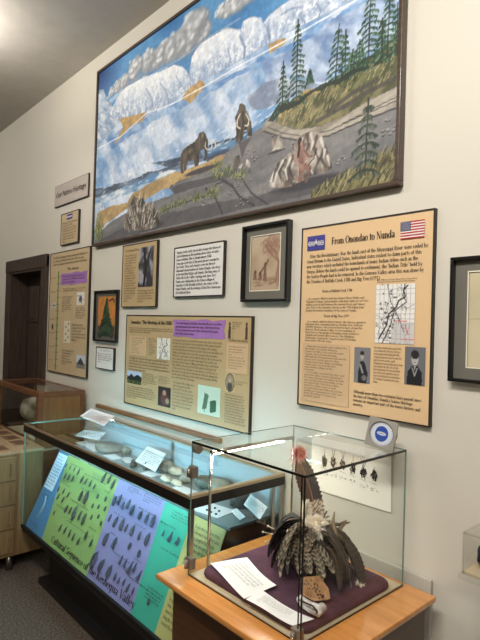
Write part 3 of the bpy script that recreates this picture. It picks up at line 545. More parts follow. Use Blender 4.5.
# deeper water under the shore line
cv.poly([(0.128, 0.747), (0.664, 0.751), (1.266, 0.744), (1.755, 0.745), (2.205, 0.755), (2.437, 0.773), (2.446, 0.459), (2.114, 0.495), (1.944, 0.639), (1.756, 0.707), (1.547, 0.723), (1.269, 0.695), (0.94, 0.697), (0.487, 0.677), (0.223, 0.627)], (74, 126, 190), alpha=0.75, wob=0.02, wf=8, col2=(150, 184, 220), f=(10, 26), rot=-0.5, seed=41)
cv.poly([(1.702, 0.726), (1.941, 0.72), (2.206, 0.747), (2.437, 0.765), (2.444, 0.533), (2.188, 0.543), (2.072, 0.492), (1.898, 0.593), (1.763, 0.537), (1.734, 0.621)], (112, 136, 180), alpha=0.75, wob=0.02, wf=8, col2=(190, 204, 224), f=(9, 22), rot=-0.7, seed=47)
for p in ([(0.32, 0.834), (0.674, 0.773), (0.63, 0.735), (0.457, 0.737), (0.355, 0.697), (0.248, 0.662), (0.378, 0.765)], [(1.037, 0.749), (1.13, 0.788), (1.22, 0.797), (1.274, 0.752), (1.206, 0.725), (1.135, 0.692), (1.076, 0.732)], [(1.746, 0.795), (1.842, 0.79), (1.868, 0.757), (1.793, 0.749), (1.755, 0.745)]):
    cv.poly(p, (206, 166, 92), wob=0.008, wf=30, col2=(170, 140, 92), f=(50, 40), seed=8)
cv.line([(0.011, 0.697), (0.355, 0.704), (0.663, 0.77), (0.937, 0.745), (1.266, 0.749), (1.53, 0.763), (1.754, 0.764), (1.939, 0.769), (2.204, 0.779), (2.436, 0.788)], 0.0038, (238, 242, 246), 0.85)
# dark swell, breaking foam
cv.poly([(-0.014, 0.394), (0.505, 0.383), (0.905, 0.378), (1.241, 0.363), (1.563, 0.371), (1.564, 0.331), (1.329, 0.333), (1.039, 0.339), (0.746, 0.331), (0.379, 0.327), (-0.008, 0.314)], (52, 66, 86), wob=0.02, wf=10, alpha=0.95, col2=(104, 126, 152), f=(5, 34), rot=-0.1, seed=50)
cv.poly([(0.74, 0.436), (1.149, 0.405), (1.531, 0.409), (1.769, 0.405), (1.77, 0.367), (1.549, 0.355), (1.285, 0.353), (0.958, 0.367)], (44, 58, 78), wob=0.015, wf=10, alpha=0.95, col2=(84, 104, 130), f=(6, 30), seed=51)
cv.poly([(-0.007, 0.292), (0.46, 0.287), (0.747, 0.3), (0.98, 0.316), (1.019, 0.343), (0.744, 0.362), (0.378, 0.34), (-0.01, 0.336)], (88, 136, 182), wob=0.012, wf=14, col2=(214, 224, 232), f=(8, 30), seed=52)
cv.poly([(1.597, 0.578), (1.707, 0.611), (1.824, 0.609), (1.947, 0.559), (2.072, 0.492), (1.95, 0.488), (1.797, 0.489), (1.643, 0.496)], (188, 196, 208), wob=0.016, wf=14, alpha=0.8, col2=(118, 128, 150), f=(14, 24), seed=53)
cv.poly([(1.24, 0.396), (1.562, 0.391), (1.754, 0.437), (1.951, 0.461), (2.14, 0.47), (2.142, 0.42), (1.981, 0.4), (1.782, 0.383), (1.563, 0.351), (1.295, 0.33)], (52, 92, 138), wob=0.008, wf=16, col2=(96, 140, 178), f=(8, 34), seed=54)
cv.poly([(1.294, 0.351), (1.563, 0.351), (1.782, 0.387), (1.953, 0.399), (1.954, 0.377), (1.783, 0.359), (1.565, 0.321), (1.295, 0.319)], (56, 66, 84), wob=0.006, wf=16, alpha=0.8)
for k in range(70):
    t = rng.random(); x0 = 0.1 + 1.9 * t; y0 = 0.36 + 0.09 * t + rng.uniform(-0.06, 0.06)
    cv.line([(x0, y0), (x0 + rng.uniform(0.01, 0.05), y0 + rng.uniform(-0.004, 0.012))], 0.0035, (236, 240, 242), 0.55)
# beach and bedrock
cv.poly([(0.022, 0.102), (0.044, 0.228), (0.248, 0.24), (0.464, 0.228), (0.511, 0.278), (0.747, 0.313), (0.98, 0.328), (1.116, 0.323), (1.362, 0.326), (1.504, 0.335), (1.564, 0.331), (1.551, 0.295), (1.365, 0.263), (1.12, 0.256), (0.86, 0.245), (0.516, 0.2), (0.17, 0.127), (0.04, 0.058)], (196, 164, 106), wob=0.010, wf=18, col2=(164, 134, 84), f=(12, 30), seed=60)
rock = [(-0.001, -0.009), (0.039, 0.072), (0.283, 0.14), (0.518, 0.175), (0.776, 0.192), (0.987, 0.2), (1.003, 0.266), (1.21, 0.272), (1.397, 0.277), (1.458, 0.336), (1.533, 0.358), (1.676, 0.392), (1.781, 0.411), (1.953, 0.382), (2.218, 0.38), (2.448, 0.392), (2.46, -0.021), (1.968, -0.014), (1.26, -0.006)]
cv.poly(rock, (104, 104, 106), wob=0.006, wf=18, col2=(126, 125, 124), f=(3, 18), rot=0.15, seed=61)
cv.poly([(0.944, 0.242), (1.101, 0.248), (1.333, 0.237), (1.539, 0.238), (1.555, 0.205), (1.249, 0.2), (1.007, 0.197)], (74, 73, 77), wob=0.006, alpha=0.8)
cv.poly([(0.028, 0.016), (0.523, 0.084), (0.972, 0.098), (1.5, 0.085), (1.965, 0.065), (2.229, 0.051), (2.229, 0.027), (1.967, 0.021), (1.258, 0.016), (0.4, 0.007)], (70, 68, 72), wob=0.012, alpha=0.6, wf=10)
def cr(pts, wd=0.007): cv.line(pts, wd, (58, 56, 60), 0.85)
cr([(1.383, 0.228), (1.513, 0.153), (1.575, 0.083), (1.677, 0.029)]); cr([(1.294, 0.181), (1.372, 0.126), (1.441, 0.023)]); cr([(0.867, 0.113), (1.088, 0.133), (1.296, 0.138), (1.385, 0.186), (1.465, 0.192)], 0.004); cr([(1.57, 0.192), (1.661, 0.089), (1.771, 0.02)], 0.005)
def tuft(c, n=46, sx=0.05, sy=0.03, cols=((96, 112, 52), (150, 156, 84), (64, 78, 36)), ln=0.03, lean=0.0):
    for k in range(n):
        x = c[0] + rng.gauss(0, sx); y = c[1] + rng.gauss(0, sy)
        cv.line([(x, y), (x + rng.uniform(-0.5, 0.5) * ln + lean * ln, y + ln * rng.uniform(0.4, 1.0))], 0.004, rng.choice(cols), 0.85, taper=True)
for c, sx in (((1.431, 0.229), 0.04), ((1.373, 0.271), 0.03), ((1.355, 0.139), 0.03), ((1.05, 0.133), 0.05), ((0.93, 0.122), 0.05), ((1.217, 0.135), 0.035), ((1.556, 0.195), 0.03)):
    tuft(c, 40, sx, 0.012)
tuft((0.07, 0.069), 90, 0.03, 0.05, ln=0.07)
for k in range(60):
    cx, cy = rng.choice(((1.297, 0.112), (1.624, 0.279), (1.513, 0.143), (2.201, 0.164), (2.404, 0.205), (1.774, 0.283), (1.613, 0.053)))
    cx += rng.gauss(0, 0.05); cy += rng.gauss(0, 0.022)
    cv.ell((cx, cy), (0.009, 0.005), (60, 58, 60)); cv.ell((cx, cy + 0.003), (0.007, 0.003), (150, 148, 146))
# hillside
cv.poly([(1.782, 0.392), (1.819, 0.428), (1.903, 0.467), (1.972, 0.49), (2.061, 0.479), (2.145, 0.493), (2.242, 0.508), (2.443, 0.555), (2.448, 0.369), (2.321, 0.349), (2.21, 0.311), (2.078, 0.305), (1.956, 0.324), (1.858, 0.372)], (134, 126, 84), wob=0.012, wf=20, col2=(76, 78, 50), f=(16, 26), rot=0.7, seed=71)
cv.poly([(2.213, 0.518), (2.316, 0.521), (2.444, 0.533), (2.446, 0.444), (2.354, 0.431), (2.217, 0.413), (2.166, 0.461)], (112, 112, 70), wob=0.012, wf=20, col2=(62, 74, 40), f=(14, 30), rot=0.7, seed=72)
cv.poly([(1.819, 0.428), (1.903, 0.476), (1.984, 0.495), (2.072, 0.484), (2.073, 0.458), (1.985, 0.46), (1.916, 0.436), (1.857, 0.408)], (186, 160, 100), wob=0.01, wf=24, col2=(120, 110, 60), f=(30, 30), seed=73)
for k in range(260):
    t = rng.random(); x = 1.83 + t * 0.60; y0 = 0.33 + 0.06 * t + rng.uniform(0.0, 0.11 + 0.03 * t)
    cv.line([(x, y0), (x + 0.012, y0 + 0.02)], 0.003, rng.choice(((176, 164, 116), (56, 60, 38), (92, 96, 58), (150, 140, 96))), 0.8, taper=True)
for a in ([(2.118, 0.361), (2.246, 0.404), (2.354, 0.415)], [(2.194, 0.355), (2.293, 0.381), (2.431, 0.397)], [(2.056, 0.336), (2.149, 0.352), (2.218, 0.364)]): cv.line(a, 0.01, (70, 66, 60), 0.8)
# pale stone ledge winding under the hill
cv.poly([(1.717, 0.386), (1.735, 0.419), (1.774, 0.436), (1.801, 0.41), (1.852, 0.369), (1.956, 0.324), (2.078, 0.309), (2.195, 0.319), (2.312, 0.344), (2.449, 0.362), (2.451, 0.281), (2.359, 0.277), (2.221, 0.268), (2.122, 0.256), (1.957, 0.276), (1.836, 0.319)], (178, 170, 152), wob=0.005, wf=24, col2=(136, 129, 117), f=(3, 26), rot=0.25, seed=70)
cr([(1.73, 0.378), (1.861, 0.313), (1.969, 0.273), (2.122, 0.256), (2.221, 0.268), (2.359, 0.277), (2.451, 0.281)], 0.004); cr([(1.756, 0.39), (1.86, 0.335), (1.968, 0.295), (2.121, 0.277), (2.249, 0.292), (2.45, 0.31)], 0.0022); cr([(2.196, 0.29), (2.313, 0.305), (2.45, 0.325)], 0.002)
cv.poly([(1.755, 0.418), (1.805, 0.469), (1.89, 0.489), (1.891, 0.461), (1.831, 0.434), (1.794, 0.407)], (40, 62, 54), wob=0.008)
# boulders
def boulder(pts, base=(172, 164, 152), dark=(66, 60, 56), n=26, seed=80, warm=(140, 118, 102)):
    m = cv.mpoly(pts, 0.006, 30, seed)
    cv.blend(m, base, col2=dark, f=(26, 11), seed=seed, rot=0.35)
    cv.blend(m * np.clip((fbm(cv.x * 30, cv.y * 30, seed + 3) - 0.58) * 5, 0, 0.7), (226, 222, 214))
    cv.blend(m * np.clip((fbm(cv.x * 20, cv.y * 12, seed + 5) - 0.6) * 4, 0, 0.5), warm)
cv.ell((0.74, 0.039), (0.19, 0.03), (60, 58, 62), soft=0.4)
boulder([(0.435, 0.062), (0.418, 0.123), (0.467, 0.169), (0.477, 0.213), (0.514, 0.233), (0.536, 0.274), (0.575, 0.249), (0.612, 0.23), (0.647, 0.237), (0.685, 0.2), (0.754, 0.193), (0.79, 0.148), (0.824, 0.119), (0.863, 0.09), (0.85, 0.038), (0.763, 0.024), (0.648, 0.025), (0.526, 0.039)], base=(120, 110, 98), dark=(52, 46, 42))
def shards(c, sx, sy, n, ln, fan=0.5):
    for k in range(n):
        x, y = c[0] + rng.uniform(-sx, sx), c[1] + rng.uniform(-sy, sy); a = (x - c[0]) / sx * fan + rng.uniform(-.2, .2); l = ln * rng.uniform(.4, 1)
        cv.line([(x, y), (x + math.sin(a) * l, y + math.cos(a) * l)], rng.uniform(.002, .005), rng.choice(((222, 214, 198), (60, 52, 46), (52, 46, 42), (176, 164, 144))), .85, taper=True)
shards((0.644, 0.094), 0.15, 0.06, 120, 0.07)
tuft((0.613, 0.211), 12, 0.05, 0.02, cols=((220, 214, 200), (60, 48, 40), (130, 112, 92)), ln=0.08)
cv.ell((2.01, 0.074), (0.25, 0.03), (58, 56, 62), soft=0.4)
boulder([(1.775, 0.098), (1.78, 0.134), (1.804, 0.175), (1.831, 0.206), (1.87, 0.225), (1.904, 0.233), (1.917, 0.254), (1.93, 0.273), (1.962, 0.296), (2.007, 0.306), (2.046, 0.296), (2.077, 0.28), (2.091, 0.256), (2.104, 0.232), (2.124, 0.19), (2.141, 0.153), (2.147, 0.115), (2.107, 0.102), (2.026, 0.101), (1.964, 0.091), (1.921, 0.079), (1.845, 0.081)], n=40, seed=90)
for a in ([(2.002, 0.291), (2.015, 0.244), (1.994, 0.206)], [(2.058, 0.268), (2.044, 0.221), (2.073, 0.164), (2.053, 0.126)], [(1.877, 0.205), (1.842, 0.159), (1.856, 0.111)], [(1.925, 0.213), (1.903, 0.164), (1.929, 0.106)], [(2.098, 0.208), (2.083, 0.17), (2.116, 0.121)], [(1.816, 0.173), (1.799, 0.121)]): cv.line(a, 0.009, (62, 56, 52), .75, taper=True)
for a in ([(2.025, 0.289), (2.037, 0.248), (2.027, 0.216)], [(2.08, 0.254), (2.103, 0.199), (2.099, 0.166)], [(1.859, 0.205), (1.824, 0.153), (1.813, 0.109)], [(1.907, 0.208), (1.879, 0.16), (1.893, 0.113)], [(1.975, 0.28), (1.958, 0.249)], [(2.12, 0.17), (2.132, 0.126)], [(2.05, 0.185), (2.019, 0.149), (2.042, 0.111)]): cv.line(a, 0.008, (218, 214, 204), .8, taper=True)
boulder([(1.78, 0.277), (1.791, 0.325), (1.835, 0.328), (1.862, 0.29), (1.857, 0.264), (1.813, 0.26)], seed=95); boulder([(1.516, 0.253), (1.529, 0.3), (1.566, 0.302), (1.59, 0.247), (1.569, 0.227)], seed=97); boulder([(1.598, 0.236), (1.618, 0.266), (1.647, 0.245), (1.641, 0.222)], seed=98)
cv.ell((1.813, 0.26), (0.06, 0.008), (62, 60, 64), soft=0.3)
cv.ell((0.974, 0.248), (0.02, 0.012), (96, 92, 92))
# mammoths
fur, furd, tusk = (98, 86, 70), (50, 43, 36), (222, 210, 186)
cv.ell((1.245, 0.287), (0.17, 0.018), (66, 62, 62), soft=0.3)
cv.poly([(1.06, 0.307), (1.048, 0.349), (1.046, 0.394), (1.054, 0.421), (1.072, 0.439), (1.109, 0.453), (1.147, 0.456), (1.183, 0.463), (1.209, 0.479), (1.217, 0.499), (1.234, 0.502), (1.261, 0.498), (1.279, 0.483), (1.289, 0.459), (1.307, 0.433), (1.304, 0.407), (1.301, 0.376), (1.298, 0.345), (1.282, 0.333), (1.264, 0.342), (1.277, 0.355), (1.275, 0.393), (1.257, 0.408), (1.231, 0.392), (1.228, 0.355), (1.226, 0.317), (1.19, 0.317), (1.182, 0.365), (1.151, 0.36), (1.123, 0.366), (1.115, 0.346), (1.115, 0.318), (1.088, 0.315), (1.086, 0.352), (1.077, 0.354), (1.089, 0.307)], fur, wob=0.0015, wf=40, col2=furd, f=(40, 14), seed=101)
for px_c, r_ in (([(1.281, 0.434), (1.278, 0.414), (1.292, 0.394), (1.318, 0.386), (1.338, 0.394), (1.337, 0.413), (1.32, 0.425)], .0026), ([(1.307, 0.439), (1.341, 0.428), (1.367, 0.408), (1.368, 0.387), (1.351, 0.381)], .0026)): cv.line(px_c, r_, tusk)
cv.ell((1.253, 0.479), (0.016, 0.018), (122, 106, 84), soft=0.6); cv.ell((1.139, 0.418), (0.05, 0.02), (122, 108, 86), soft=0.8, alpha=.7)
cv.poly([(1.533, 0.374), (1.529, 0.449), (1.52, 0.502), (1.541, 0.536), (1.547, 0.559), (1.569, 0.562), (1.592, 0.541), (1.607, 0.512), (1.63, 0.471), (1.647, 0.418), (1.649, 0.375), (1.62, 0.382), (1.611, 0.418), (1.59, 0.414), (1.585, 0.371), (1.556, 0.363)], fur, wob=0.004, wf=40, col2=furd, f=(40, 14), seed=102)
cv.line([(1.556, 0.511), (1.535, 0.482), (1.537, 0.452), (1.56, 0.436)], 0.0035, tusk); cv.line([(1.601, 0.499), (1.624, 0.463), (1.618, 0.436), (1.596, 0.441)], 0.0035, tusk)
cv.line([(1.578, 0.515), (1.581, 0.455), (1.569, 0.389)], 0.007, furd); cv.poly([(1.548, 0.365), (1.649, 0.37), (1.608, 0.331), (1.581, 0.278), (1.564, 0.331)], (70, 66, 70), alpha=0.7)
# kneeling hunter on the boulder
sk, skd = (172, 128, 112), (118, 84, 74)
cv.poly([(1.953, 0.242), (1.976, 0.249), (1.993, 0.232), (2, 0.196), (1.996, 0.158), (1.968, 0.16), (1.949, 0.19)], sk, wob=0.002, col2=skd, f=(40, 16), seed=4)
cv.poly([(1.961, 0.17), (2.001, 0.166), (2.035, 0.146), (2.031, 0.13), (1.991, 0.138), (1.981, 0.118), (1.982, 0.088), (1.959, 0.088), (1.952, 0.102), (1.963, 0.122)], sk, wob=0.002, col2=skd, f=(40, 16), seed=5)
cv.line([(2.024, 0.144), (2.02, 0.115), (2.004, 0.084)], 0.006, skd); cv.line([(1.959, 0.232), (1.931, 0.212), (1.944, 0.182)], 0.005, sk); cv.line([(1.988, 0.225), (2.017, 0.193), (2.039, 0.188)], 0.005, skd); cv.line([(2.013, 0.151), (2.045, 0.178), (2.06, 0.217)], 0.003, (52, 42, 36))
cv.line([(1.957, 0.276), (1.959, 0.24), (1.954, 0.206)], 0.006, (36, 24, 22)); cv.ell((1.963, 0.27), (0.013, 0.020), (44, 30, 26)); cv.ell((1.972, 0.261), (0.006, 0.012), sk)
# firs
def fir(b, t, wd, col=((36, 76, 52), (24, 50, 38), (96, 132, 100)), gap=0.024):
    H = t[1] - b[1]; n = int(max(7, H / gap)); wd = wd * 0.72
    cv.line([b, t], 0.0035, (40, 40, 32))
    for i in range(n):
        f = i / n; y = b[1] + H * (0.07 + 0.93 * f); x = b[0] + (t[0] - b[0]) * f; L = wd * (1 - f) ** 0.8 * rng.uniform(0.65, 1.15) + 0.006
        for sg in (-1, 1):
            L2 = L * rng.uniform(0.7, 1.15); c_ = rng.choice(col[:2]); e = (x + sg * L2, y - L2 * 0.42)
            cv.line([(x, y), (x + sg * L2 * .5, y - L2 * 0.12), e], gap * .16, c_, 0.95)
            for q in range(int(3 + L2 / .012)):
                u = rng.uniform(.15, 1); px_ = x + sg * L2 * u; py_ = y - L2 * .42 * u ** 1.3
                cv.line([(px_, py_), (px_ + sg * .004, py_ - gap * .45)], 0.0026, rng.choice(col), 0.8)
for b, t, wd in (((1.849, 0.447), (1.847, 0.674), 0.050), ((1.934, 0.431), (1.931, 0.834), 0.085), ((2.011, 0.521), (2.009, 0.582), 0.02), ((2.15, 0.483), (2.162, 0.716), 0.075), ((2.199, 0.491), (2.198, 0.677), 0.05),
                 ((2.266, 0.484), (2.267, 0.61), 0.05), ((2.308, 0.477), (2.315, 0.823), 0.105), ((2.395, 0.484), (2.4, 0.76), 0.09), ((2.37, 0.478), (2.369, 0.653), 0.05), ((2.437, 0.491), (2.435, 0.684), 0.05), ((2.224, 0.491), (2.235, 0.582), 0.04)):
    fir(b, t, wd)
cv.poly([(1.805, 0.45), (1.855, 0.472), (1.95, 0.47), (2.05, 0.491), (2.165, 0.494), (2.271, 0.498), (2.317, 0.49), (2.317, 0.474), (2.19, 0.47), (2.051, 0.465), (1.951, 0.444), (1.856, 0.436)], (30, 44, 34), wob=0.014, wf=26, alpha=0.85)
# near bank and the tall sapling
cv.poly([(2.002, -0.01), (2.089, 0.018), (2.17, 0.054), (2.237, 0.073), (2.329, 0.101), (2.455, 0.14), (2.46, -0.021), (2.231, -0.021)], (122, 116, 66), wob=0.012, wf=20, col2=(66, 60, 42), f=(14, 32), rot=0.8, seed=110)
for k in range(240):
    t = rng.random(); x = 2.03 + 0.40 * t; y0 = rng.uniform(0.0, 0.02 + 0.11 * t)
    cv.line([(x, y0), (x + rng.uniform(0, 0.035), y0 + 0.035)], 0.0045, rng.choice(((158, 150, 100), (100, 98, 58), (58, 56, 38), (130, 122, 78))), 0.85, taper=True)
fir((2.308, 0.052), (2.316, 0.358), 0.105, ((58, 74, 58), (38, 52, 42), (96, 108, 84)), gap=0.038)
cv.a *= (0.90 + 0.2 * fbm(cv.x * 60, cv.y * 60, 77))[..., None]
gry = cv.a.mean(2, keepdims=True); cv.a = np.clip(cv.a * .86 + gry * .14, 0, 1)
cv.mesh('painted_canvas', (mx0 + 0.015, mz0 + 0.015, mx1 - 0.015, mz1 - 0.015), 1.694, 'art', mur)

# ------------------------------------------------------------------ boards and frames on the wall
FY = 1.705
def board(name, R, m, label, cat, group=None, rim=0.005, bev=0.0):
    t = thing(name, ((R[0] + R[2]) / 2, 1.715, R[1]), label, cat, group)
    obj('panel', box(R[0] + 0.001, R[2] - 0.001, FY, 1.719, R[1] + 0.001, R[3] - 0.001), m, t)
    if rim:
        bm = frame_bars(bmesh.new(), R[0], R[2], FY - 0.003, 1.7195, R[1], R[3], rim)
        obj('edge_trim', bm, 'edge', t)
    return t
TY = FY - 0.0022
def SB(p, body, R, m='ink', w=1.0): return block('text_block', body, (R[0], TY, R[1]), WX, WZ, R[2] - R[0], R[3] - R[1], m, p, w)
def T(p, body, R, m='ink', cols=None, name='text_block', **k):
    return wtext(name, body, R, TY, m, p, cols=cols, **k)
def subR(R, a, b, c, d):
    """part of a wall rectangle; a and c run from left to right, widening towards the nearer (right) end, b and d from the bottom up"""
    w_, h_ = R[2] - R[0], R[3] - R[1]; z0, z1 = 1.14 - R[0] * .7437, 1.14 - R[2] * .7437
    a, c = a * z0 / (a * z0 + (1 - a) * z1), c * z0 / (c * z0 + (1 - c) * z1)
    return (R[0] + a * w_, R[1] + b * h_, R[0] + c * w_, R[1] + d * h_)

# 1 heritage title sign
R = (-4.217, 2.5, -3.613, 2.666)
t = board('title_sign', R, 'greysign', 'narrow glossy grey title sign reading Our Native Heritage', 'sign', rim=0.0)
obj('sign_edge', box(R[0] - 0.003, R[2] + 0.003, FY + 0.002, 1.7195, R[1] - 0.004, R[3] + 0.003), 'strap', t)
T(t, 'Our Native Heritage', subR(R, 0.05, 0.30, 0.95, 0.68), 'strap', shear=0.25, name='lettering')
# 2 small notice with belt emblem
R = (-4.069, 2.172, -3.749, 2.421)
t = board('small_notice', R, 'tan', 'small tan notice with a purple emblem hung under the heritage title sign', 'notice')
wrect('emblem', subR(R, 0.34, 0.78, 0.64, 0.93), TY, 'violetblue', t)
bm = bmesh.new(); E_ = subR(R, 0.34, 0.78, 0.64, 0.93)
for a, b in ((0.08, 0.28), (0.34, 0.48), (0.54, 0.68), (0.74, 0.94)): q = subR(E_, a, 0.35, b, 0.6); bx(bm, q[0], q[2], TY - 0.002, TY - 0.0015, q[1], q[3])
obj('emblem_figure', bm, 'white', t)
T(t, "Nunda's Native Heritage is the story of the people who lived along the Keshequa Creek for thousands of years, and of those who came to settle the valley after them.", subR(R, 0.10, 0.07, 0.92, 0.72), 'inkbrown', cols=24)

# 3 timeline board by the door
R = (-4.255, 1.161, -3.538, 2.122)
t = board('timeline_poster', R, 'tan', 'tall tan timeline poster with a green line, beside the dark door', 'poster')
T(t, 'The Native Heritage Timeline shows the cultures of the Genesee Valley from the end of the ice age down to the days of the Seneca people at Onondao', subR(R, 0.07, 0.885, 0.93, 0.965), 'inkbrown', cols=50)
T(t, 'The Seneca', subR(R, 0.44, 0.838, 0.72, 0.862), 'inkbrown', name='heading', bold=0.02)
bm = box(*[subR(R, 0.205, 0.02, 0.222, 0.84)[i] for i in (0, 2)], TY, TY + 0.001, subR(R, 0.2, 0.02, 0.23, 0.84)[1], subR(R, 0.2, 0.02, 0.23, 0.84)[3])
for k in range(14): q = subR(R, 0.17, 0.05 + k * 0.057, 0.265, 0.054 + k * 0.057); bx(bm, q[0], q[2], TY, TY + 0.001, q[1], q[3])
obj('time_line', bm, 'green', t)
for k in range(7): T(t, ['AD 1800', 'AD 1500', 'AD 1000', '500 BC', '2000 BC', '6000 BC', '9000 BC'][k], subR(R, 0.03, 0.78 - k * 0.115, 0.15, 0.792 - k * 0.115), 'inkbrown', name='date')
def torn(R, y, m, parent, name='quote_patch', n=9):
    r = random.Random(3); p = []
    for k in range(n + 1): p.append((R[0] + (R[2] - R[0]) * k / n, y, R[3] - r.uniform(0, 0.12) * (R[3] - R[1])))
    p.append((R[2] - 0.03 * (R[2] - R[0]), y, (R[1] + R[3]) / 2))
    for k in range(n, -1, -1): p.append((R[0] + (R[2] - R[0]) * k / n, y, R[1] + r.uniform(0, 0.12) * (R[3] - R[1])))
    p.append((R[0] + 0.02 * (R[2] - R[0]), y, (R[1] + R[3]) / 2))
    return obj(name, poly(p, (0, 0.001, 0)), m, parent)
q = subR(R, 0.27, 0.715, 0.95, 0.82); torn(q, TY, 'purple', t)
wtext('quote_text', 'The Great Spirit has made us all, but he has made a great difference between his white and red children.', subR(q, 0.1, 0.2, 0.9, 0.8), TY - 0.0012, 'inkbrown', t, cols=40)
T(t, 'The people of the longhouse were once a scattered people, living in small bands beside the creek.', subR(R, 0.34, 0.665, 0.92, 0.695), 'inkbrown', cols=50)
T(t, 'Hunters followed the mammoth and the caribou into the valley. They left behind fluted points of flint and little else to tell of their lives.', subR(R, 0.32, 0.50, 0.60, 0.63), 'inkgrey', cols=22)
T(t, 'Later people learned to fish and farm the flats, and built longhouses.', subR(R, 0.68, 0.45, 0.93, 0.54), 'inkgrey', cols=18)
T(t, 'By the time of the League of the Iroquois the Seneca were keepers of the western door and lived in many villages.', subR(R, 0.60, 0.27, 0.95, 0.41), 'inkgrey', cols=22)
T(t, 'Their houses stood in rows within a palisade, with fields of corn, beans and squash beyond.', subR(R, 0.36, 0.07, 0.66, 0.20), 'inkgrey', cols=18)
def picture(name, R, parent, fn, res=0.004, y=None, m='print', bg=(220, 216, 204)):
    c = canvas_rect(R, res, bg); fn(c, R[2] - R[0], R[3] - R[1]); return c.mesh(name, R, TY if y is None else y, m, parent)
def sketch(c, W, H, seed=1, n=14, col=(60, 60, 66)):
    r = random.Random(seed)
    for k in range(n):
        a = (W * (0.5 + r.gauss(0, 0.14)), H * (0.5 + r.gauss(0, 0.16))); b = (a[0] + r.gauss(0, 0.15) * W, a[1] + r.gauss(0, 0.12) * H)
        c.line([a, b], 0.003, col, 0.8)
picture('drawing_print', subR(R, 0.70, 0.555, 0.90, 0.655), t, lambda c, W, H: (c.ell((W / 2, H / 2), (W * .22, H * .3), (90, 96, 120), soft=0.4), sketch(c, W, H, 2, 12)))
picture('artifact_print', subR(R, 0.40, 0.25, 0.56, 0.43), t, lambda c, W, H: [c.ell((W * (.3 + .4 * (k % 2)), H * (.12 + .15 * k)), (W * .14, H * .06), (110, 108, 110), soft=0.5) for k in range(6)], bg=(214, 204, 178))
picture('village_print', subR(R, 0.74, 0.07, 0.96, 0.17), t, lambda c, W, H: (c.poly([(0, 0), (W, 0), (W, H * .4), (0, H * .4)], (120, 118, 112)), c.poly([(W * .2, H * .3), (W * .2, H * .5), (W * .5, H * .8), (W * .8, H * .5), (W * .8, H * .3)], (60, 60, 66))), bg=(190, 200, 206))
picture('hunter_print', subR(R, 0.06, 0.35, 0.15, 0.41), t, lambda c, W, H: c.ell((W / 2, H * .45), (W * .3, H * .5), (60, 50, 44), soft=0.3), bg=(200, 174, 130))
picture('pot_print', subR(R, 0.06, 0.53, 0.16, 0.58), t, lambda c, W, H: sketch(c, W, H, 5, 9), bg=(206, 206, 206))

# 4 framed tree picture
R = (-3.446, 1.438, -3.112, 1.792)
def framed(name, R, bw, label, cat, fn, matm=None, mw=(0, 0, 0, 0), depth=0.022, res=0.004, bg=(200, 180, 140), group=None, win=None):
    t = thing(name, ((R[0] + R[2]) / 2, 1.71, R[1]), label, cat, group); yf = 1.719 - depth
    bm = bmesh.new()
    frame_bars(bm, R[0], R[2], yf, 1.719, R[1], R[3], bw, 0.002)
    obj('frame', bm, 'blackframe', t)
    obj('backing', box(R[0] + bw * .5, R[2] - bw * .5, 1.7145, 1.718, R[1] + bw * .5, R[3] - bw * .5), 'edge', t)
    I = (R[0] + bw, R[1] + bw, R[2] - bw, R[3] - bw); ypic = 1.7125
    if matm:
        P = win or (I[0] + mw[0], I[1] + mw[1], I[2] - mw[2], I[3] - mw[3]); bm = bmesh.new(); ym = 1.709
        bx(bm, I[0], P[0], ym, ym + 0.003, P[1], P[3]); bx(bm, P[2], I[2], ym, ym + 0.003, P[1], P[3])
        bx(bm, I[0], I[2], ym, ym + 0.003, I[1], P[1]); bx(bm, I[0], I[2], ym, ym + 0.003, P[3], I[3])
        obj('mat_board', bm, matm, t)
        bm = bmesh.new(); e = 0.004
        bx(bm, P[0] - e, P[0], ym - 0.0006, ym, P[1] - e, P[3] + e); bx(bm, P[2], P[2] + e, ym - 0.0006, ym, P[1] - e, P[3] + e)
        bx(bm, P[0], P[2], ym - 0.0006, ym, P[1] - e, P[1]); bx(bm, P[0], P[2], ym - 0.0006, ym, P[3], P[3] + e)
        obj('mat_bevel', bm, 'bevel', t)
    else: P = I
    picture('picture', P, t, fn, res, y=ypic, m='framedglass', bg=bg)
    return t
def treepic(c, W, H):
    r = random.Random(9)
    c.poly([(W * .1, H * .08), (W * .9, H * .08), (W * .9, H * .92), (W * .1, H * .92)], (206, 130, 62), col2=(170, 120, 60), f=(30, 20))
    c.poly([(W * .1, H * .08), (W * .9, H * .08), (W * .9, H * .3), (W * .1, H * .3)], (74, 84, 70), col2=(40, 48, 44), f=(40, 40), wob=0.01)
    c.line([(W * .5, H * .1), (W * .5, H * .88)], 0.005, (30, 38, 30))
    for k in range(26):
        y = H * (.16 + .72 * k / 26); L = W * .36 * (1 - k / 27)
        for s_ in (-1, 1): c.line([(W * .5, y), (W * .5 + s_ * L * r.uniform(.7, 1.1), y - L * .35)], 0.007, r.choice(((40, 62, 44), (26, 40, 32), (66, 88, 58))))
    for k in range(8): c.line([(W * (.12 + .1 * k), H * .1), (W * (.16 + .1 * k), H * .3)], 0.004, (30, 40, 46), 0.8)
    c.line([(W * .62, H * .82), (W * .78, H * .86), (W * .84, H * .80)], 0.006, (60, 40, 34))
framed('tree_picture', R, 0.014, 'small black-framed picture of a fir tree against an orange sky', 'picture', treepic, bg=(96, 92, 84))
# 5 caption below
R = (-3.395, 1.25, -3.142, 1.401)
t = board('caption_card', R, 'whitesign', 'small white caption card below the fir tree picture', 'caption')
T(t, 'The Council Tree', subR(R, 0.22, 0.82, 0.78, 0.90), 'inkgrey', name='heading')
T(t, 'This tree stood on the hill above the village and was a landmark to all who came down the valley. The people met beneath it and held council there in summer.', subR(R, 0.10, 0.30, 0.92, 0.74), 'inkgrey', cols=38)
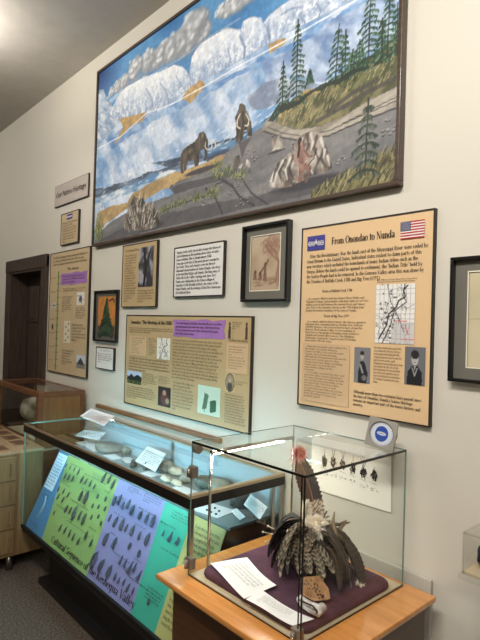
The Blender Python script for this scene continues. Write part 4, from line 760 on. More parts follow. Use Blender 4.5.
# 6 tan article
R = (-3.064, 1.674, -2.651, 2.077)
t = board('article_poster', R, 'tan2', 'upright tan article poster with a dark photograph, just under the mural', 'poster')
wserif('heading', 'The Mound Tree'.replace('d', 'd'), subR(R, 0.08, 0.885, 0.46, 0.92), TY, 'ink', t)
T(t, 'The old tree had stood on the hill for hundreds of years before the first white settlers came to the valley. Its roots held the bones of an old chief who asked to be buried there beneath its branches. The people passing by would stop and leave an offering of tobacco or corn for his spirit.', subR(R, 0.08, 0.08, 0.42, 0.84), 'inkbrown', cols=17)
T(t, 'When the great tree fell the whole village came to see it and the story of the chief was told again and again.', subR(R, 0.47, 0.07, 0.93, 0.27), 'inkbrown', cols=26)
picture('photo_print', subR(R, 0.47, 0.31, 0.90, 0.92), t, lambda c, W, H: (c.blend(np.ones(c.x.shape), (50, 50, 54), col2=(156, 156, 158), f=(26, 22), seed=5), c.line([(W * .4, 0), (W * .5, H * .5), (W * .35, H)], 0.012, (26, 26, 30)), c.line([(W * .5, H * .5), (W * .8, H * .9)], 0.008, (30, 30, 34))), res=0.003)
# 7 white text sign
R = (-2.473, 1.727, -2.03, 2.01)
t = board('introduction_sign', R, 'whitesign', 'white sign of bold black text in a thin black edge under the mural', 'sign', rim=0.0055)
SB(t, "Nunda would vastly, inexorably change the shores of\nLake Keshequa in the painting above takes its hints\nfrom evolution. This is Nunda almost 9,000\nyears ago as the last of the great glaciers receded to\nthe North. These early hunters were the first of\nthousands of generations of Native Peoples who lived\nin the land they'd later call Nunda. The long story of\nNative life in the Valley, starting with these First\nPeople and culminating in the Seneca village of\nOnondao, is told through artifacts, the voices of the\nNative People, and the writings of the First Americans\nwho followed them.", subR(R, 0.05, 0.07, 0.95, 0.92), 'black', 1.25)
# 8 framed figure picture
R = (-1.881, 1.692, -1.577, 2.057)
def figurepic(c, W, H):
    r = random.Random(12)
    c.blend(np.ones(c.x.shape), (186, 168, 142), col2=(170, 148, 122), f=(8, 8), seed=3)
    for k in range(160):
        x, y = W * r.gauss(.72, .16), H * r.gauss(.82, .09); c.line([(x, y), (x + r.uniform(-.02, .02), y - .012)], 0.0035, (150, 116, 96), 0.6)
    for s_ in (0, 1): c.line([(W * (.96 - .1 * s_), H * .15), (W * .95, H * .5), (W * (.82 - .2 * s_), H * .7), (W * (.6 - .1 * s_), H * .82)], 0.006, (134, 100, 84), 0.7)
    for x, h0, h1 in ((.50, .16, .50), (.33, .18, .34), (.16, .20, .37)):
        c.poly([(W * (x - .07), H * h0), (W * (x + .06), H * h0), (W * (x + .035), H * (h1 - .05)), (W * (x - .04), H * (h1 - .05))], (112, 84, 70), wob=0.004, wf=60, alpha=0.85)
        c.ell((W * x, H * h1 - .008), (0.009, 0.012), (92, 66, 54), soft=0.3)
    c.line([(W * .52, H * .45), (W * .60, H * .55)], 0.005, (112, 84, 70)); c.line([(W * .48, H * .44), (W * .36, H * .34)], 0.005, (112, 84, 70))
    for k in range(40):
        x, y = W * r.random(), H * r.uniform(.08, .22); c.line([(x, y), (x + W * .14, y + .002)], 0.003, (140, 108, 88), 0.5)
framed('figure_picture', R, 0.0125, 'black-framed sepia figure drawing in a wide grey mat, right of the white sign', 'picture', figurepic, matm='matgrey', win=(-1.836, 1.747, -1.643, 2.004), depth=0.032)

# 9 wide poster above the long case
R = (-2.989, 1.06, -1.807, 1.625)
t = board('meeting_of_the_hills_poster', R, 'tan2', 'wide tan poster on Onondao, The Meeting of the Hills, above the long case', 'poster', rim=0.0055)
wserif('heading', 'Onondao: "The Meeting of the Hills"', subR(R, 0.035, 0.902, 0.37, 0.942), TY, 'black', t, 1.35)
T(t, 'Onondao was the Seneca name for the village that stood on the flats of the Keshequa Creek. The name means the place where many hills come together, and was given to the town.', subR(R, 0.025, 0.80, 0.37, 0.865), 'inkbrown', cols=72)
q = subR(R, 0.375, 0.775, 0.79, 0.965); torn(q, TY, 'purple', t)
wtext('quote_text', 'They called the place Onondao, where the hills meet, and there they made their homes beside the water. They hunted in the forest and planted corn on the flats, and they lived in peace with all who came to them.', subR(q, 0.05, 0.18, 0.93, 0.85), TY - 0.0012, 'black', t, cols=62)
wrect('map_key', subR(R, 0.035, 0.555, 0.165, 0.765), TY, 'peachbox', t)
wtext('key_text', 'THE LAST VILLAGES\nNunda Onondao\nGardeau Canadea\nSquakie Hill\nBig Tree\nLittle Beard\nTonawanda\nBuffalo Creek', subR(R, 0.045, 0.575, 0.155, 0.755), TY - 0.0012, 'inkgrey', t)
T(t, 'Map of the Seneca lands in the valley of the Genesee and the trails that led to the town', subR(R, 0.185, 0.575, 0.245, 0.755), 'inkgrey', cols=12)
def mappic(c, W, H, red=False, seed=3, n=22):
    r = random.Random(seed)
    for k in range(n):
        p = [(W * r.random(), H * r.random())]
        for j in range(5): p.append((p[-1][0] + r.gauss(0, .07) * W, p[-1][1] + r.gauss(-.03, .07) * H))
        c.line(p, 0.0009, (84, 84, 92), 0.7)
    c.line([(W * .75, H), (W * .7, H * .8), (W * .8, H * .7), (W * .5, H * .55), (W * .4, H * .3), (W * .2, 0)], 0.002, (40, 40, 48))
    c.line([(W * .3, H), (W * .4, H * .7), (W * .6, H * .45), (W * .75, H * .2)], 0.0016, (60, 60, 70))
picture('map_print', subR(R, 0.25, 0.545, 0.355, 0.765), t, mappic, res=0.003)
T(t, 'The village was a large one with many houses and wide fields of corn. When the armies came into the valley the people had gone, but after the war many came back, and here they lived until the land was sold and they moved to the reservations that remained to them in the west of the state.', subR(R, 0.03, 0.385, 0.36, 0.535), 'inkbrown', cols=66)
picture('field_print', subR(R, 0.02, 0.235, 0.135, 0.375), t, lambda c, W, H: (c.poly([(0, 0), (W, 0), (W, H * .4), (0, H * .45)], (92, 98, 54), col2=(60, 64, 40), f=(40, 40)), c.poly([(0, H * .35), (W, H * .3), (W, H * .62), (W * .7, H * .8), (W * .5, H * .6), (W * .3, H * .82), (W * .1, H * .6), (0, H * .7)], (30, 36, 34), wob=0.01)), bg=(170, 186, 204), res=0.003)
T(t, 'The flats of the creek where the old village stood are farm fields today, and the plough still turns up points and beads.', subR(R, 0.145, 0.25, 0.255, 0.375), 'inkbrown', cols=20)
picture('portrait_print', subR(R, 0.27, 0.065, 0.37, 0.265), t, lambda c, W, H: (c.ell((W * .5, H * .42), (W * .32, H * .45), (96, 52, 42), soft=0.3), c.ell((W * .5, H * .7), (W * .16, H * .16), (176, 128, 100), soft=0.3), c.ell((W * .75, H * .3), (W * .2, H * .2), (150, 140, 110), soft=0.5)), bg=(46, 36, 34), res=0.003)
T(t, 'A captive of the Seneca from the age of fifteen, she lived among them all her life and told her story when she was very old.', subR(R, 0.27, 0.29, 0.36, 0.375), 'inkbrown', cols=20)
T(t, 'In the spring the people gathered at the sugar camps, and in the fall they went up into the hills to hunt the deer. The women tended the fields of corn and beans and squash and the old people told the stories of the nation by the fire through the long winter nights.', subR(R, 0.02, 0.07, 0.25, 0.215), 'inkbrown', cols=52)
T(t, 'It was here that the old chief met the men who had come to buy the land. He stood before them and spoke of the days when the people owned all the country from the rising to the setting sun. He asked them how much was left to him now, and where his children would plant their corn. No one gave him an answer. When the council was over he walked down to the creek and sat alone under the great elm until it was night. Those who saw him there did not forget it. Many years later they would show their children the place and tell them what he had said, and so the words of the chief have come down to us. The tree is gone but the creek runs on between the hills as it always has, and the name of the place where they meet is spoken still by those who know the old tongue.', subR(R, 0.375, 0.365, 0.775, 0.765), 'inkbrown', cols=62)
T(t, 'The houses of the village were built of logs and elm bark. Each had a fire in the centre and a hole above it to let out the smoke. Skins hung before the door and mats of braided corn husk covered the floor beneath the beds along the walls.', subR(R, 0.385, 0.06, 0.555, 0.345), 'inkgrey', cols=30)
picture('plant_print', subR(R, 0.585, 0.085, 0.765, 0.35), t, lambda c, W, H: ([c.ell((W * (.25 + .004 * k + .06 * (k % 3)), H * (.2 + .02 * k)), (0.007, 0.006), (84, 112, 88)) for k in range(26)], [c.ell((W * (.62 + .05 * (k % 4)), H * (.16 + .018 * k)), (0.012, 0.009), (52, 92, 62)) for k in range(20)], c.line([(W * .32, H * .1), (W * .32, H * .75)], 0.003, (70, 100, 70))), bg=(186, 206, 186), res=0.003)
for k, a in enumerate((0.80, 0.935)):
    picture('figure_print', subR(R, a, 0.80, a + 0.045, 0.955), t, lambda c, W, H: (c.poly([(W * .25, 0), (W * .8, 0), (W * .7, H * .7), (W * .3, H * .7)], (70, 60, 56), wob=0.004), c.ell((W * .5, H * .82), (W * .2, H * .12), (84, 70, 60))), bg=(186, 160, 116), res=0.003)
T(t, 'Clothing of the Seneca in the days of the village', subR(R, 0.84, 0.88, 0.925, 0.95), 'inkgrey', cols=16)
T(t, 'The Words of the Old Chief', subR(R, 0.82, 0.775, 0.97, 0.795), 'black', name='heading')
wrect('quote_box', subR(R, 0.805, 0.50, 0.975, 0.76), TY, 'peachbox', t)
wtext('quote_text', 'We first knew you a feeble plant which wanted a little earth whereon to grow.\nWe gave it to you; and afterward, when we could have trod you under our feet, we watered and protected you.', subR(R, 0.82, 0.53, 0.96, 0.74), TY - 0.0012, 'inkbrown', t, cols=26)
picture('oval_portrait', subR(R, 0.80, 0.33, 0.875, 0.495), t, lambda c, W, H: (c.ell((W / 2, H / 2), (W * .48, H * .49), (54, 48, 44)), c.ell((W / 2, H / 2), (W * .42, H * .44), (150, 138, 116)), c.ell((W / 2, H * .3), (W * .3, H * .28), (80, 70, 62), soft=0.3), c.ell((W / 2, H * .62), (W * .14, H * .15), (186, 160, 128), soft=0.2)), bg=(202, 176, 122), res=0.003)
T(t, 'An old woman of the village', subR(R, 0.885, 0.40, 0.97, 0.44), 'inkgrey', cols=16)
T(t, 'After the treaty the last families left the village and went to live at Gardeau and at Squakie Hill. For many years they came back each summer to visit the graves of their people. They camped by the creek, sold baskets to the settlers, and told them stories. The old trail they used is now the road that leads down into the town, and the mill stands where the council house was.', subR(R, 0.80, 0.06, 0.97, 0.315), 'inkbrown', cols=36)

# 10 big poster
R = (-1.509, 1.245, -0.898, 2.007)
t = board('onondao_to_nunda_poster', R, 'peach', 'big peach poster titled From Onondao to Nunda with an American flag', 'poster', rim=0.0055)
wserif('heading', 'From Onondao to Nunda', subR(R, 0.225, 0.888, 0.70, 0.926), TY, 'black', t, 1.35)
E_ = subR(R, 0.045, 0.868, 0.175, 0.948); wrect('belt_emblem', E_, TY, 'violetblue', t)
bm = bmesh.new()
for a, b, c_, d in ((.08, .30, .26, .62), (.30, .30, .42, .62), (.60, .30, .72, .62), (.76, .30, .94, .62)):
    for (p, q_, r_, s_) in ((a, b, c_, b + .06), (a, d - .06, c_, d), (a, b, a + .03, d), (c_ - .03, b, c_, d)):
        g = subR(E_, p, q_, r_, s_); bx(bm, g[0], g[2], TY - 0.0022, TY - 0.0012, g[1], g[3])
g = subR(E_, 0, .43, 1, .49)
bx(bm, g[0] + .004, g[2] - .004, TY - 0.0022, TY - 0.0012, g[1], g[3])
g0 = subR(E_, .42, .24, .60, .78)
for p3 in ([(g0[0], TY - 0.0022, g0[1] + .01), (g0[2], TY - 0.0022, g0[1] + .01), ((g0[0] + g0[2]) / 2, TY - 0.0022, g0[3])],):
    bm.faces.new([bm.verts.new(p) for p in p3])
obj('belt_figures', bm, 'white', t)
E_ = subR(R, 0.745, 0.872, 0.925, 0.955); wrect('flag_field', E_, TY, 'white', t)
bm = bmesh.new()
for k in range(7): g = subR(E_, 0, 1 - (2 * k + 1) / 13, 1, 1 - 2 * k / 13); bx(bm, g[0], g[2], TY - 0.0022, TY - 0.0014, g[1], g[3])
obj('flag_stripes', bm, 'red', t)
g = subR(E_, 0, 6 / 13, 0.42, 1); obj('flag_canton', box(g[0], g[2], TY - 0.003, TY - 0.0023, g[1], g[3]), 'navy', t)
bm = bmesh.new()
for i in range(9):
    for j in range(6 if i % 2 == 0 else 5):
        s_ = subR(g, (j + (0.5 if i % 2 == 0 else 1.0)) / 6, (i + .5) / 9.5, (j + (0.5 if i % 2 == 0 else 1.0)) / 6 + .05, (i + 1.0) / 9.5)
        bx(bm, s_[0], s_[2], TY - 0.0034, TY - 0.0031, s_[1], s_[3])
obj('flag_stars', bm, 'white', t)
SB(t, '   After the Revolutionary War the lands east of the Mississippi River were ceded by\nGreat Britain to the United States. Individual states rushed to claim parts of this\nnew territory which included the homelands of many Indian tribes such as the\nSeneca. Before the lands could be opened to settlement, the "Indian Title" held by\nthe Native People had to be removed. In the Genesee Valley area this was done by\nthe Treaties of Buffalo Creek 1788 and Big Tree (1797.)', subR(R, 0.045, 0.685, 0.955, 0.845), 'black', 1.15)
SB(t, 'Treaty of Buffalo Creek 1788', subR(R, 0.165, 0.632, 0.39, 0.646), 'black', 1.2)
SB(t, '   At a council called by land speculators Oliver Phelps and\nNathaniel Gorham, Seneca leaders sold their rights to over two\nmillion acres of land between the Genesee River and Seneca\nLake. Part of this boundary, known as the "Old Indian Line"\nbecame the eastern boundary of the town of Nunda.', subR(R, 0.045, 0.528, 0.515, 0.605), 'ink')
SB(t, 'Treaty of Big Tree 1797', subR(R, 0.18, 0.497, 0.37, 0.511), 'black', 1.2)
SB(t, '   At a council called by Robert Morris, the Senecas agreed to\nrelinquish their remaining lands in Western New York for\n$100,000. However, they reserved eleven tracts of land for\ntheir use. The Keshequa Valley was not included in\nthese tracts, so the people of Onondao slowly drifted to\nGardeau and several other reserves. The Allegheny,\nCattaraugus, Tonawanda, Tuscarora and Oil Springs\nReservations still exist today.', subR(R, 0.045, 0.362, 0.50, 0.478), 'ink')
T(t, 'Map of Morris Purchase West of the Genesee River\nshowing the lands reserved by the Seneca Indians', subR(R, 0.575, 0.668, 0.88, 0.688), 'inkbrown')
def morris(c, W, H):
    mappic(c, W, H, seed=7, n=26)
    for k in range(9): c.line([(W * k / 9, 0), (W * k / 9, H)], 0.0008, (140, 138, 138), 0.6)
    for k in range(12): c.line([(0, H * k / 12), (W, H * k / 12)], 0.0008, (140, 138, 138), 0.6)
    r = random.Random(6)
    for k in range(44): c.ell((W * r.gauss(.35, .12), H * r.gauss(.5, .28)), (0.005, 0.004), (56, 54, 58), soft=0.5)
    c.line([(W * .82, H * .97), (W * .72, H * .90), (W * .76, H * .78), (W * .6, H * .72), (W * .55, H * .62), (W * .36, H * .5), (W * .3, H * .3), (W * .12, H * .08)], 0.0026, (30, 30, 36))
    c.blend(((c.x > W * .45) & (c.y < H * .36)) * 0.35, (150, 146, 148))
    c.line([(W * .55, H * .38), (W * .82, H * .38)], 0.0016, (206, 70, 76)); c.line([(W * .78, H * .3), (W * .86, H * .16)], 0.0016, (206, 70, 76)); c.line([(W * .68, H * .08), (W * .98, H * .08)], 0.0016, (206, 70, 76))
picture('map_print', subR(R, 0.57, 0.372, 0.865, 0.66), t, morris, res=0.0022, bg=(226, 224, 218))
wrect('story_box', subR(R, 0.03, 0.03, 0.385, 0.352), TY, 'peachbox', t)
Q_ = subR(R, 0.05, 0.055, 0.365, 0.34)
block('story_text', "   When the area lands were explored by\nthe settlers of western Allegany\nCounty in 1808 it was given the name\n'Nunda', derived from Onondao,\nalthough the land had been sold and the\nSeneca were mostly gone by then.\nSixteen towns and villages, including\nNunda, were cut from the first\ntown and the villages of the\nKeshequa.\n   Local settlers recorded the story told\nabout the valley's former inhabitants.\nFor them Onondao was where the hills\nmet, and the name meant hilly, or the\nmeeting of hills. The Seneca elders\nheard it so. Many years of work\nto restore the name followed and the\nspelling was changed more than once\nbefore the village of Nunda was\nproperly named.", (Q_[0], TY - 0.0014, Q_[1]), WX, WZ, Q_[2] - Q_[0], Q_[3] - Q_[1], 'inkbrown', t)
def port(c, W, H, hat=False):
    c.poly([(W * .1, 0), (W * .9, 0), (W * .86, H * .35), (W * .62, H * .52), (W * .38, H * .52), (W * .14, H * .35)], (26, 26, 30), wob=0.003)
    c.ell((W * .5, H * .68), (W * .19, H * .20), (176, 174, 170), soft=0.25); c.ell((W * .5, H * .80), (W * .22, H * .13), (34, 32, 34), soft=0.25)
    c.line([(W * .38, H * .44), (W * .5, H * .24), (W * .62, H * .44)], 0.0016, (170, 170, 166)); c.poly([(W * .45, H * .5), (W * .55, H * .5), (W * .5, H * .4)], (186, 184, 180))
    for dx in (-.07, .07): c.ell((W * (.5 + dx), H * .70), (0.003, 0.002), (50, 46, 46))
    c.line([(W * .47, H * .60), (W * .53, H * .60)], 0.0015, (90, 84, 82))
picture('seated_portrait', subR(R, 0.42, 0.165, 0.54, 0.345), t, lambda c, W, H: (c.poly([(W * .3, 0), (W * .85, 0), (W * .9, H * .3), (W * .62, H * .62), (W * .38, H * .62), (W * .25, H * .3)], (34, 34, 36), wob=0.006), c.ell((W * .5, H * .74), (W * .12, H * .10), (168, 162, 156), soft=0.3), c.ell((W * .5, H * .84), (W * .13, H * .06), (40, 38, 40)), c.line([(W * .4, H * .5), (W * .55, H * .3)], 0.004, (150, 148, 146)), c.ell((W * .65, H * .15), (W * .2, H * .1), (110, 108, 108), soft=0.4)), bg=(120, 120, 122), res=0.0025)
picture('chief_portrait', subR(R, 0.80, 0.185, 0.955, 0.362), t, port, bg=(104, 106, 110), res=0.0025)
SB(t, 'Native Peoples continued to play a part in Nunda\nsociety throughout the 19th century. The Seneca\nOwahyah, top left, lived in Nunda in the 1880s\ncarrying the mail from the trains. The young chief\nright in Seneca dress, served as a guide.\nHis family had lived near the village and was known\nto all the people of the valley. They sold their\nbaskets and beadwork in the town and told their\nstories. The last of the Council House logs were\ntaken from the old site of the Caneadea village in\n1872 to the park. It has been the scene of many\nreunions.', subR(R, 0.565, 0.175, 0.785, 0.355), 'inkbrown')
SB(t, "Although more than two centuries have passed since\nthe days of Onondao, Nunda's Native Heritage\nremains an important part of the town's history and\nidentity.", subR(R, 0.42, 0.045, 0.93, 0.125), 'black', 1.2)

# 11 frame at the right edge
R0 = (-0.833, 1.414, -0.737, 1.828)
R = (R0[0], R0[1], R0[0] + 0.36, R0[3])
def docpic(c, W, H):
    c.blend(np.ones(c.x.shape), (200, 190, 158), col2=(188, 178, 146), f=(5, 5)); c.line([(0, H * .5), (W, H * .52)], 0.002, (168, 158, 130), 0.8)
    r = random.Random(2)
    for k in range(7): y = H * (.12 + .1 * k) + (0.05 if k > 3 else 0); c.line([(W * .3, y), (W * r.uniform(.7, .95), y)], 0.002, (120, 112, 92), 0.6)
framed('document_picture', R, 0.011, 'black-framed faded document in a grey mat, right of the big peach poster', 'picture', docpic, matm='matgrey', mw=(0.045, 0.04, 0.045, 0.04), depth=0.03)

# 12 print of six headdresses
c0, c1, c2, c3 = (-1.43, 1.121), (-1.052, 1.125), (-1.046, 0.907), (-1.425, 0.903)
heads = [(-1.359, 1.034), (-1.314, 1.038), (-1.267, 1.038), (-1.218, 1.035), (-1.169, 1.03), (-1.122, 1.028)]
pr = thing('headdress_print', (c0[0], 1.714, c2[1]), 'white print of six feathered headdress heads on the wall behind the glass case', 'print')
pts = [(c3[0], 1.714, c3[1]), (c2[0], 1.714, c2[1]), (c1[0], 1.714, c1[1])]
for k in range(5):
    a = k / 4 * math.pi / 2; pts.append((c0[0] + 0.02 - 0.02 * math.sin(a), 1.714, c0[1] - 0.02 + 0.02 * math.cos(a)))
obj('paper', poly(pts, (0, 0.002, 0)), 'brightpaper', pr)
bm = bmesh.new(); U = Vector((c1[0] - c0[0], 0, c1[1] - c0[1])).normalized()
r = random.Random(8)
def q2(bm, a, b, wd, y=1.7125):
    a, b = Vector((a[0], y, a[1])), Vector((b[0], y, b[1])); d = (b - a).normalized(); n = Vector((-d.z, 0, d.x)) * wd
    bm.faces.new([bm.verts.new(p) for p in (a - n, b - n, b + n, a + n)])
cnt = [1, 2, 2, 1, 3, 0]
for k in range(6):
    cx, cz = heads[k]
    for j in range(60):
        a = r.uniform(0, 6.28); rr = r.uniform(0.004, 0.018); x, z = cx + rr * math.cos(a) * .7, cz + rr * math.sin(a) * 1.25
        q2(bm, (x, z), (x + r.uniform(-.004, .004), z - r.uniform(.004, .010)), r.uniform(.001, .0026))
    for j in range(max(1, cnt[k])):
        dx = (j - (max(1, cnt[k]) - 1) / 2) * 0.008 if cnt[k] else 0.0
        q2(bm, (cx + dx * .4, cz + 0.018), (cx + dx * 1.6, cz + (0.048 if cnt[k] else 0.03)), 0.0010)
    q2(bm, (cx - .016, cz - .03), (cx + .014, cz - .034), .0005)
    for j in range(7): x = cx + r.uniform(-.016, .016); z = cz - .052 + r.uniform(-.008, .006); q2(bm, (x, z), (x + .007, z - .002), .0007)
obj('head_drawings', bm, 'ink', pr)

# ------------------------------------------------------------------ wall box at the right edge
bl = (-0.658, 1.45, 0.907); tl = (-0.661, 1.45, 1.019)
xa, za, zb = bl[0], bl[2], tl[2]
t = thing('acrylic_wall_box', (xa + 0.2, 1.6, za), 'small clear acrylic box mounted on the wall at the far right', 'display box')
bm = bmesh.new(); th = 0.004
bx(bm, xa, xa + 0.40, 1.45, 1.45 + th, za, zb); bx(bm, xa, xa + th, 1.455, 1.71, za, zb); bx(bm, xa + 0.396, xa + 0.40, 1.455, 1.71, za, zb); bx(bm, xa, xa + 0.40, 1.45, 1.71, zb, zb + th)
obj('cover', bm, 'acrylic', t)
bm = bmesh.new()
for e in ((xa, xa + .40, 1.449, 1.452, zb, zb + .005), (xa - .001, xa + .003, 1.449, 1.453, za, zb), (xa - .001, xa + .003, 1.45, 1.71, zb, zb + .005)): bx(bm, *e)
obj('cover_edges', bm, 'acrylic', t)
obj('base', box(xa - 0.008, xa + 0.408, 1.442, 1.72, za - 0.014, za, 0.002), 'acrylic', t)
obj('mounting_plate', box(xa, xa + 0.40, 1.455, 1.719, za + 0.0005, za + 0.006), 'beige', t)
bm = blob(bmesh.new(), (xa + 0.10, 1.535, za + 0.040), (0.088, 0.072, 0.042), 0.35, 4, 3)
for v in bm.verts: v.co.z = max(v.co.z, za + 0.007)
cap = obj('beaded_cap', bm, 'blueitem'); tag(cap, 'dark blue folded fabric cap inside the acrylic wall box', 'cap')

# ------------------------------------------------------------------ wooden case with drum, by the door
x0, x1, y0, y1, z0, z1 = -4.42, -3.52, 1.36, 1.69, 0.70, 1.083
t = thing('wooden_display_case', ((x0 + x1) / 2, 1.52, 0), 'wooden glass-fronted display case below the timeline poster', 'display case')
bm = bmesh.new(); p = 0.05
frame_bars(bm, x0, x1, y0, y0 + 0.035, z0, z1, 0.036, 0.003)
bx(bm, x0 + .036, x0 + p, y0, y0 + .034, z0 + .037, z1 - .037); bx(bm, x1 - p, x1 - .036, y0, y0 + .034, z0 + .037, z1 - .037)
frame_bars(bm, x0, x1, y1 - 0.030, y1, z0, z1, 0.030)
bx(bm, x1 - 0.035, x1, y0 + .0355, y1 - .0305, z1 - 0.035, z1); bx(bm, x0, x0 + 0.035, y0 + .0355, y1 - .0305, z1 - 0.035, z1)
obj('case_frame', bm, 'casewood', t)
obj('side_panel', box(x1 - 0.018, x1 - 0.006, y0 + 0.02, y1 - 0.01, z0, z1 - 0.03), mat_wood('side_panel_wood', rgb(128, 90, 44), rgb(108, 74, 34), 0.45, stretch=(8, 8, 1)), t)
obj('back_panel', box(x0 + 0.01, x1 - 0.02, y1 - 0.012, y1 - 0.004, z0, z1 - 0.03), 'beige', t)
obj('case_floor', box(x0 + 0.01, x1 - 0.02, y0 + 0.01, y1 - 0.01, z0 - 0.02, z0), 'beige', t)
obj('front_glass', box(x0 + p, x1 - p, y0 + 0.012, y0 + 0.017, z0 + 0.03, z1 - 0.035), 'glassg', t)
obj('top_glass', box(x0 + 0.035, x1 - 0.035, y0 + 0.035, y1 - 0.035, z1 - 0.008, z1 - 0.002), 'glasstop', t)
bm = bmesh.new(); bx(bm, x0 + 0.02, x1 - 0.02, y0 + 0.02, y1 - 0.01, 0.08, z0 - 0.02); bx(bm, x0 + 0.05, x1 - 0.05, y0 + 0.06, y1 - 0.02, 0, 0.08)
obj('cabinet_base', bm, 'casewood', t)
d = thing('hide_drum', (-4.12, 1.52, 0.70), 'round pale hide drum with a dark strap inside the wooden case', 'drum')
bm = bmesh.new(); cx, cz = -4.07, 0.885; seg = 28
prof = [(0.0, -0.105), (0.07, -0.103), (0.112, -0.085), (0.132, -0.04), (0.137, 0.0), (0.134, 0.035), (0.118, 0.075), (0.095, 0.095), (0.04, 0.108), (0.0, 0.11)]
ax = Vector((0.93, -0.30, 0.16)).normalized(); prof = [(a * .68, b * 1.5) for a, b in prof]; a1 = ax.orthogonal().normalized(); a2 = ax.cross(a1)
rings = []
for r_, hgt in prof:
    rings.append([bm.verts.new(Vector((cx, 1.53, cz)) + ax * hgt + (a1 * math.cos(s) + a2 * math.sin(s)) * (r_ + 0.0001) * (1 + 0.02 * math.sin(s * 5))) for s in [2 * math.pi * k / seg for k in range(seg)]])
for A, B in zip(rings, rings[1:]):
    for k in range(seg): bm.faces.new((A[k], A[(k + 1) % seg], B[(k + 1) % seg], B[k])).smooth = True
obj('drum_body', bm, 'hide', d)
bm = bmesh.new()
for off, rr in ((-0.03, 0.0955),):
    tube(bm, [Vector((cx, 1.53, cz)) + ax * off + (a1 * math.cos(s) + a2 * math.sin(s)) * rr for s in [2 * math.pi * k / 28 for k in range(29)]], 0.006, 6)
obj('drum_strap', bm, 'strap', d)
card = obj('folded_label', poly([(-3.86, 1.42, 0.701), (-3.74, 1.42, 0.701), (-3.74, 1.46, 0.79), (-3.86, 1.46, 0.79)], (0, 0.003, 0)), 'white')
tag(card, 'small white label card in the wooden case in front of the drum', 'label card')
dr = obj('drumstick', tube(bmesh.new(), [(-3.84, 1.52, 0.713), (-3.72, 1.60, 0.713), (-3.68, 1.62, 0.713)], [0.007, 0.007, 0.011]), 'hide')
tag(dr, 'short wooden stick lying beside the hide drum in the wooden case', 'drumstick')

# ------------------------------------------------------------------ birch drawer cabinet at the far left
x0, x1, y0, y1 = -4.30, -3.35, 0.55, 1.335
t = thing('drawer_cabinet', (-3.8, 0.95, 0), 'low birch drawer cabinet on round legs at the left edge', 'cabinet')
obj('body', box(x0, x1, y0, y1, 0.10, 0.735, 0.002), 'birch', t)
obj('top', box(x0 - 0.004, x1 + 0.006, y0 - 0.004, y1 + 0.004, 0.735, 0.752, 0.003), mat_wood('birch_top', rgb(176, 150, 120), rgb(160, 134, 104), 0.5), t)
for k in range(4):
    za = 0.125 + k * 0.15
    dw = obj('drawer', box(x1 - 0.004, x1 + 0.012, y0 + 0.02, 1.165, za, za + 0.143, 0.002), 'birch', t)
    hb = bmesh.new(); bx(hb, x1 + 0.012, x1 + 0.026, 1.128, 1.140, za + 0.03, za + 0.11, 0.002)
    obj('handle', hb, 'birch', dw)
for yy in (0.62, 1.16):
    for xx in (-4.20, -3.40): obj('leg', tube(bmesh.new(), [(xx, yy, 0), (xx, yy, 0.10)], 0.022, 14), 'alu', t)
r = random.Random(5)
for k, (bx_, by_) in enumerate(((-3.47, 1.10), (-3.66, 1.10), (-3.87, 1.12), (-4.08, 1.14), (-3.56, 1.25), (-3.74, 1.26), (-3.93, 1.27), (-4.12, 1.28), (-3.47, 0.93), (-3.66, 0.94))):
    w_ = 0.13; d_ = 0.085
    R3 = (bx_ - w_ / 2, by_ - d_ / 2, bx_ + w_ / 2, by_ + d_ / 2)
    q = thing('picture_tile', (bx_, by_, 0.752), '', 'photo tile', 'photo tiles on the drawer cabinet')
    q['label'] = 'dark photo tile on the birch cabinet, ' + ('first', 'second', 'third', 'fourth')[k % 4 if k < 8 else k - 8] + ' from the right in its ' + ('middle', 'back', 'front')[k // 4] + ' row'
    obj('card', box(R3[0], R3[2], R3[1], R3[3], 0.7521, 0.756), 'birch', q)
    obj('image', box(R3[0] + .014, R3[2] - .014, R3[1] + .018, R3[3] - .014, 0.7561, 0.7567), mat('tile_image', rgb(r.randint(50, 80), r.randint(40, 55), 38), scale=40, dark=rgb(120, 90, 70)), q)

# ------------------------------------------------------------------ the long glass case
CX0, CX1, CY0, CY1, CB, CT = -3.275, -1.565, 1.185, 1.695, 0.30, 0.935
case = thing('long_display_case', ((CX0 + CX1) / 2, 1.44, 0), 'long glass-topped display case of stone points, on a black base along the wall', 'display case')
bm = bmesh.new()
bx(bm, CX0, CX1, CY0, CY1, 0.275, CB, 0.003); bx(bm, CX0 + 0.20, CX1 - 0.05, CY0 + 0.10, CY1, 0.035, 0.275); bx(bm, CX0 + 0.16, CX1, CY0 + 0.05, CY1, 0.0, 0.035, 0.003)
obj('base', bm, 'black', case)
bm = bmesh.new()
bx(bm, CX0 - 0.006, CX1 + 0.006, CY0 - 0.006, CY0 + 0.006, CT - 0.050, CT - 0.010, 0.002)
bx(bm, CX1 - 0.014, CX1 + 0.006, CY0 + .0065, CY1, CT - 0.047, CT - 0.010, 0.002)
bx(bm, CX0 - 0.004, CX1 + 0.004, CY0 - 0.004, CY0 + 0.012, CB - 0.006, CB + 0.016, 0.002)
obj('dark_rails', bm, 'bandm', case)
bm = bmesh.new()
bx(bm, CX0 - 0.007, CX1 + 0.007, CY0 - 0.007, CY0 + 0.001, CT - 0.0095, CT + 0.0015, 0.001)
bx(bm, CX1 - 0.014, CX1 + 0.007, CY0, CY1, CT - 0.010, CT + 0.003, 0.002)
bx(bm, CX0, CX1, CY1 - 0.014, CY1, CT - 0.012, CT, 0.002)
obj('top_trim', bm, 'bronze', case)
